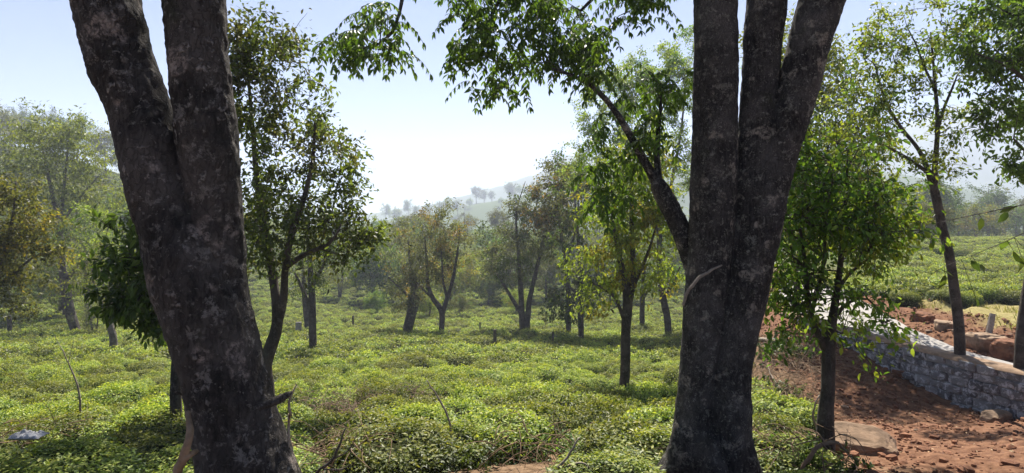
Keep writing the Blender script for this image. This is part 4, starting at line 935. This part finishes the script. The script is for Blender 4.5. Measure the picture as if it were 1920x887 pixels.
branch_obj('dead_branch', [(1283, 572, 5, -.22), (1290, 548, 6, -.24), (1308, 524, 6, -.26), (1330, 508, 5, -.26), (1352, 497, 3, -.22)], 4.55, 'short pale curved stick caught across the fused grey stems', M_PALEWOOD, n=7)
branch_obj('dead_branch', [(540, 800, 5), (545, 780, 6), (541, 762, 6), (546, 745, 4), (556, 720, 2)], 3.22, 'thin pale stem rising beside the broken snag', M_PALEWOOD, root=True)
branch_obj('dead_branch', [(1030, 905, 7), (1045, 880, 6), (1068, 850, 5), (1085, 820, 3)], 4.3, 'pale dry stick leaning out of the tea by the fused grey stems', M_PALEWOOD, root=True, twigs=[[(1045, 880, 4), (1090, 868, 4), (1112, 884, 2)]])
branch_obj('dead_branch', [(590, 900, 6), (622, 862, 6), (640, 825, 4), (648, 800, 2)], 3.7, 'dark bare forked twig standing in the dry brush', M_BARK_C, root=True, twigs=[[(622, 862, 4), (652, 846, 3), (668, 818, 1.5)], [(606, 880, 4), (640, 880, 3), (662, 868, 1.5)]])
branch_obj('dead_branch', [(150, 745, 5), (141, 712, 4), (128, 680, 3), (118, 655, 2)], 7.5, 'thin bare grey sapling standing in the sunny tea', M_PALEWOOD, root=True, twigs=[[(135, 695, 2.5), (122, 668, 1.5)], [(128, 680, 2), (138, 640, 1)], [(122, 665, 2), (102, 630, 1)]])
branch_obj('dead_branch', [(845, 800, 4), (832, 765, 4), (815, 735, 3), (800, 712, 2)], 5.5, 'long pale dry stalk leaning above the middle of the tea', M_PALEWOOD, root=True)
branch_obj('dead_branch', [(1400, 640, 9), (1440, 646, 10), (1470, 650, 8), (1490, 656, 5)], 9.8, 'grey fallen log lying in the weeds behind the grey tree', M_PALEWOOD, cat='log', n=8, lay=True)
branch_obj('dead_branch', [(1440, 690, 3), (1450, 720, 4), (1478, 740, 4), (1500, 735, 3)], 7.4, 'looping pale dry vine on the weedy red slope', M_PALEWOOD, lay=True)
branch_obj('dead_branch', [(1600, 880, 6), (1560, 850, 5), (1530, 800, 5), (1525, 770, 4), (1535, 740, 3)], 5.6, 'pale sucker stem hugging the small dark tree', M_PALEWOOD, root=True)

def brush(px, row, rad, n, ln, label, seed, mat=M_TWIG, hgt=0.75, r0=0.0045):
    p = spot(px, row); r = rng_of(seed); g = Geo(); e = max(rad, .2)
    gx = (hz(p[0] + e, p[1]) - hz(p[0] - e, p[1])) / (2 * e); gy = (hz(p[0], p[1] + e) - hz(p[0], p[1] - e)) / (2 * e)
    def sl(a, b): return gx * a + gy * b
    for i in range(n):
        a = r.uniform(0, 6.28); rr = rad * math.sqrt(r.random()); o = np.array([np.cos(a) * rr, np.sin(a) * rr, 0]); o[2] = sl(o[0], o[1]) - .01 + r.random() ** 2 * hgt * .5
        dr = nrm((r.standard_normal(3) * np.array([1, 1, .45]) + np.array([0, 0, .25]))[None])[0]; l = ln * r.uniform(.4, 1.3)
        q = np.array([o, o + dr * l * .5 + r.standard_normal(3) * l * .1, o + dr * l + r.standard_normal(3) * l * .16 + np.array([0, 0, -l * .25])]); q[:, 2] = np.maximum(q[:, 2], gx * q[:, 0] + gy * q[:, 1] - 0.01)
        tube(g, catmull(q, 6), np.linspace(r0, r0 * .35, 6) * r.uniform(.6, 1.5), 4, cap=False)
    o = link('dry_brush', g.mesh('dry_brush', True, False), mat, None, p, kind='stuff'); return tag(o, label, 'dry brush')
brush(660, 790, .75, 520, .55, 'heap of dry tangled twigs in the bare gap beside the massive trunk', 1)
brush(795, 765, .45, 160, .5, 'small tangle of dry stalks sticking out of the middle tea', 2)
brush(1370, 885, .5, 170, .38, 'dry roots and twigs piled round the foot of the grey fused tree', 3, M_DEADWOOD)
brush(1460, 775, .75, 460, .45, 'brown dead brush between the grey fused tree and small dark tree', 4, M_DEADWOOD)
brush(1465, 695, .8, 320, .45, 'pale dry vines sprawling over the weedy slope', 5)
brush(1560, 700, .8, 120, .35, 'dead twigs on red soil behind the small dark tree', 6, M_DEADWOOD)
brush(1010, 875, .5, 90, .4, 'dry twigs poking up through the tea beside the fused stems', 7, M_DEADWOOD)
brush(640, 890, .5, 200, .5, 'dark dry twigs at the foot of the massive forked trunk', 8, M_DEADWOOD)
brush(1690, 800, 1.0, 90, .25, 'thin dead sticks strewn on the open red soil', 9, M_DEADWOOD, .05)
brush(1500, 880, .4, 120, .3, 'dead twigs in the shade left of the boulder', 10, M_DEADWOOD)
brush(930, 850, .45, 50, .28, 'dry stalks in the bare stony gap between tea bushes', 11)
brush(80, 855, .6, 120, .35, 'dry stems on the bare soil below the white sack', 12, M_DEADWOOD)
brush(560, 775, .4, 110, .45, 'dry vines tangled under the broken snag', 13)

def post(px, row, wpx, hpx, lean, label, mat, group=None, off=0.0, seed=0, name='post'):
    d = ground_hit(px, row, off); x = (px - 960) / F * d; z = hz(x, d); h = hpx / F * d; r = wpx / 2 / F * d; g = Geo()
    zt = (CAM_Z - (row - hpx - HOR) / F * d) - z; n = 9; t = np.linspace(0, 1, n)
    p = np.stack([lean * h * t + .006 * fbm(t * 4 + seed, t * 0), .004 * fbm(t * 4, t * 0 + seed), -.15 + (zt + .15) * t], 1)
    tube(g, p, r * (1.08 - .16 * t + .06 * fbm(t * 6, t * 0 + seed * 3)), 9)
    return tag(link(name, g.mesh(name, False, False), mat, None, (x, d, z)), label, 'post' if name != 'stump' else 'stump', group)
post(1616, 672, 12, 62, .18, 'leaning pale fence post in front of the stone wall end', M_POST)
post(1850, 628, 11, 40, .28, 'leaning grey stone post on the grassy bank across the road', M_POST)
post(1637, 520, 9, 24, 0, 'small upright pale post at the corner of the far bright tea field', M_POST, off=.3)
post(928, 648, 7, 30, 0, 'thick dark stake in the tea near the three-stemmed tree', M_BARK_C, off=.3)
post(1037, 640, 4, 18, 0, 'thin dark stake in front of the drooping-leaved tree', M_BARK_C, off=.3)
post(900, 618, 3, 14, 0, 'tiny stake in the tea near the far small trees', M_BARK_C, off=.3)
post(20, 624, 8, 32, -.1, 'short dark wooden post under the yellowing tree', M_BARK_C, off=.3)
post(662, 612, 4, 20, 0, 'slim dark stake among the pale far tea rows', M_BARK_C, off=.3)
post(560, 622, 12, 18, 0, 'short pale tree stump between the slim trees', M_POST, off=.3, name='stump')

def sack():
    p = spot(54, 812, .45); r = rng_of(3); n, m = 34, 16; u, v = np.meshgrid(np.linspace(-1, 1, n), np.linspace(-1, 1, m), indexing='ij')
    edge = (1 - np.abs(u) ** 4) * (1 - np.abs(v) ** 4)
    X = u * .115 * (1 + .1 * fbm(v * 2, u * 2)); Y = v * .06 * (1 + .15 * fbm(u * 3, v * 3, 2)); Z = .018 * np.sqrt(np.maximum(edge, 0)) + .035 * fbm(u * 4 + 3, v * 3) * edge + .03 * np.abs(fbm(u * 9, v * 5, 3.)) * edge
    g = Geo(); i = (np.arange(n - 1)[:, None] * m + np.arange(m - 1)[None]).ravel(); f = np.stack([i, i + m, i + m + 1, i + 1], 1)
    g.add(np.stack([X, Y, Z], -1).reshape(-1, 3), f); g.add(np.stack([X, Y, -.02 * edge - .004], -1).reshape(-1, 3), f[:, ::-1])
    zt = CAM_Z - (812 - HOR) / F * p[1]
    tag(link('sack', g.mesh('sack', True, False), M_SACK, None, (p[0], p[1], zt - .02)), 'crumpled white plastic sack lying on the tea by bare soil', 'sack')
    g2 = Geo(); q = spot(1452, 645); g2.add(np.stack([X * .4, Y * .6, Z * 1.3], -1).reshape(-1, 3), f); g2.add(np.stack([X * .4, Y * .6, -.02 * edge - .004], -1).reshape(-1, 3), f[:, ::-1])
    tag(link('plastic_scrap', g2.mesh('plastic_scrap', True, False), M_SACK, None, q + np.array([0, 0, .06])), 'white plastic scrap beside the grey fallen log', 'litter')
sack()

# ------------------------------------------------------------------ low leafy weeds and verge grass
def weed_mesh(seed):
    r = rng_of(seed); g = Geo()
    for j in range(26):
        a = r.uniform(0, 6.28); rr = .3 * math.sqrt(r.random()); o = np.array([np.cos(a) * rr, np.sin(a) * rr, 0]); t = o + np.array([np.cos(a) * .08, np.sin(a) * .08, r.uniform(.12, .32)])
        q = catmull(np.array([o, (o + t) / 2 + r.standard_normal(3) * .02, t]), 5); tube(g, q, np.linspace(.004, .002, 5), 3, (.07, .09, .03), False)
        k = 16; u = r.random((k, 1)) ** .6; p = o * (1 - u) + t * u; ax = nrm(r.standard_normal((k, 3)) + np.array([0, 0, .15])); up = nrm(r.standard_normal((k, 3)) * .4 + np.array([0, 0, 1.0]))
        L = r.uniform(.04, .085, k); leaves(g, p, ax, up, L, L * .42, jit_col(r, [(.07, .13, .02), (.12, .18, .03), (.05, .09, .02)], k), LEAF8)
    me = g.mesh('weed_mesh', False); me.materials.append(M_TEA); return me
WEEDS = [weed_mesh(k) for k in range(3)]
for k, (px, row, s, lab) in enumerate([(1455, 665, 1.5, 'low green weeds by the grey fallen log'), (1490, 668, 1.3, 'low green weeds on the slope above the dead brush'), (1440, 735, 1.0, 'sunlit green shrublet at the right foot of the grey fused tree'), (1475, 745, .9, 'sunlit green shrublet amid the pale dry vines'), (1505, 755, .8, 'bright shrublet close to the small dark tree'),
        (1480, 850, .8, 'leafy green sprig in front of the dead brush'), (1515, 862, .7, 'leafy green sprig beside the bent brown stick'), (1560, 885, .8, 'dark leafy plant in front of the flat boulder'), (1450, 880, .8, 'shaded leafy plant at the roots of the grey fused tree'), (1140, 830, 1.1, 'bright leafy weed before the shaded tea bush'), (1190, 850, 1.0, 'fresh green weed left of the fused stems'), (1090, 870, .9, 'leafy weed beside the pale dry stick'),
        (570, 790, 1.0, 'fresh green sprout by the broken snag'), (600, 830, .8, 'green sprout at the edge of the twig heap'), (730, 800, .8, 'green sprout growing out of the twig heap edge'), (355, 890, .7, 'bright sprout beside the brown dead root'), (820, 850, 1.0, 'broad-leaved weed behind the flat pale rock'), (880, 880, .9, 'broad-leaved weed beside the flat pale rock'), (770, 885, .7, 'small weed touching the flat pale rock')]):
    p = spot(px, row); o = link('leafy_weed', WEEDS[k % 3], None, loc=p - np.array([0, 0, .02])); o.scale = (s,) * 3; o.rotation_euler = (0, 0, k * 1.7); tag(o, lab, 'weed')
def verge_grass():
    r = rng_of(8); g = Geo(); k = 16000; y = r.uniform(9, 22, k); x = r.uniform(9.5, 22, k); t = x - x_road(y); ok = (t > 1.3) & (np.abs(x) < y * .93) & (fbm(x * 1.3, y * 1.3) > -.12) & ((y < 17.2 + .1 * (x - 11)) | (t < 1.6)); x, y = x[ok], y[ok]; k = len(x)
    p = np.stack([x, y, height(x, y) - .01], 1); ax = nrm(r.standard_normal((k, 3)) * .5 + np.array([0, 0, 1.0])); up = r.standard_normal((k, 3))
    L = r.uniform(.06, .22, k); leaves(g, p, ax, up, L, .012, jit_col(r, [(.30, .25, .10), (.20, .20, .06), (.12, .15, .04)], k), LEAF5)
    tag(link('verge_grass', g.mesh('verge_grass', False), M_TEA, kind='stuff'), 'dry short grass on the bank beyond the road', 'grass')
verge_grass()

# ------------------------------------------------------------------ big-leaved thin spray hanging on the right
def spray(pts, d, leaf_px, label, seed):
    r = rng_of(seed); q = catmull(np.array(st_px(pts, d)), 110); base = q[-1, :3].copy(); g = Geo(); tube(g, q[:, :3] - base, np.maximum(q[:, 3] * 0.6, .0015), 5)
    root = empty('leafy_bough', base, label, 'branch'); link('stem', g.mesh('bough_stem', True, False), M_BARK_P, root)
    for px, row, L in leaf_px:
        c = PX(px, row, d); k = int(np.argmin(np.linalg.norm(q[:, :3] - c, axis=1))); gg = Geo(); ax = c - q[k, :3] + np.array([0, 0, -.02]) + r.standard_normal(3) * .03
        gg2 = gg; leaves(gg, np.zeros((1, 3)), nrm(ax[None]), nrm(r.standard_normal((1, 3)) * .5 + np.array([[0, -.3, 1.0]])), np.array([L]), np.array([L * .5]), jit_col(r, G_DARK, 1), LEAF8)
        q3 = np.stack([q[k, :3] - c, np.zeros(3)]); tube(gg, catmull(q3, 3), .0022, 4, (.06, .07, .03), False)
        o = link('leaf', gg.mesh('leaf', True), M_LEAF, root); o.location = c - base
spray([(1640, 445, 1.5), (1700, 430, 2), (1770, 415, 3), (1850, 398, 4), (1940, 380, 5), (2100, 350, 9), (2260, 300, 14), (1958, 400, 22, 4.4)], 4.8,
      [(1700, 438, .09), (1755, 425, .1), (1790, 420, .1), (1840, 408, .11), (1890, 398, .12), (1905, 388, .12), (1660, 447, .08)], 'thin arching twig with scattered leaves before the roadside trees', 1)
spray([(1740, 520, 1.2), (1770, 500, 1.6), (1820, 480, 2.2), (1880, 455, 3), (1940, 430, 4), (2080, 390, 8), (2260, 320, 14), (1950, 440, 22, 4.8)], 4.4,
      [(1760, 505, .11), (1772, 515, .12), (1820, 488, .1), (1834, 496, .11), (1890, 452, .13), (1900, 470, .14), (1915, 460, .15), (1915, 480, .15), (1830, 560, .07), (1745, 530, .09)], 'drooping twig with big dark heart-shaped leaves beside the slender leaning tree', 2)

# ------------------------------------------------------------------ air
def haze():
    bm = bmesh.new(); bmesh.ops.create_cube(bm, size=1.0); me = bpy.data.meshes.new('haze'); bm.to_mesh(me); bm.free()
    m = bpy.data.materials.new('haze_air'); m.use_nodes = True; nt = m.node_tree; nt.nodes.clear()
    out = nt.nodes.new('ShaderNodeOutputMaterial'); pv = nt.nodes.new('ShaderNodeVolumePrincipled')
    pv.inputs['Color'].default_value = (0.74, 0.80, 1.0, 1); pv.inputs['Density'].default_value = 0.0011; pv.inputs['Anisotropy'].default_value = 0.25
    nt.links.new(pv.outputs[0], out.inputs['Volume'])
    o = link('haze', me, m, kind='stuff'); o.scale = (3400, 1230, 210); o.location = (0, 565, 35)
    tag(o, 'pale blue haze filling the valley air', 'haze')
haze()
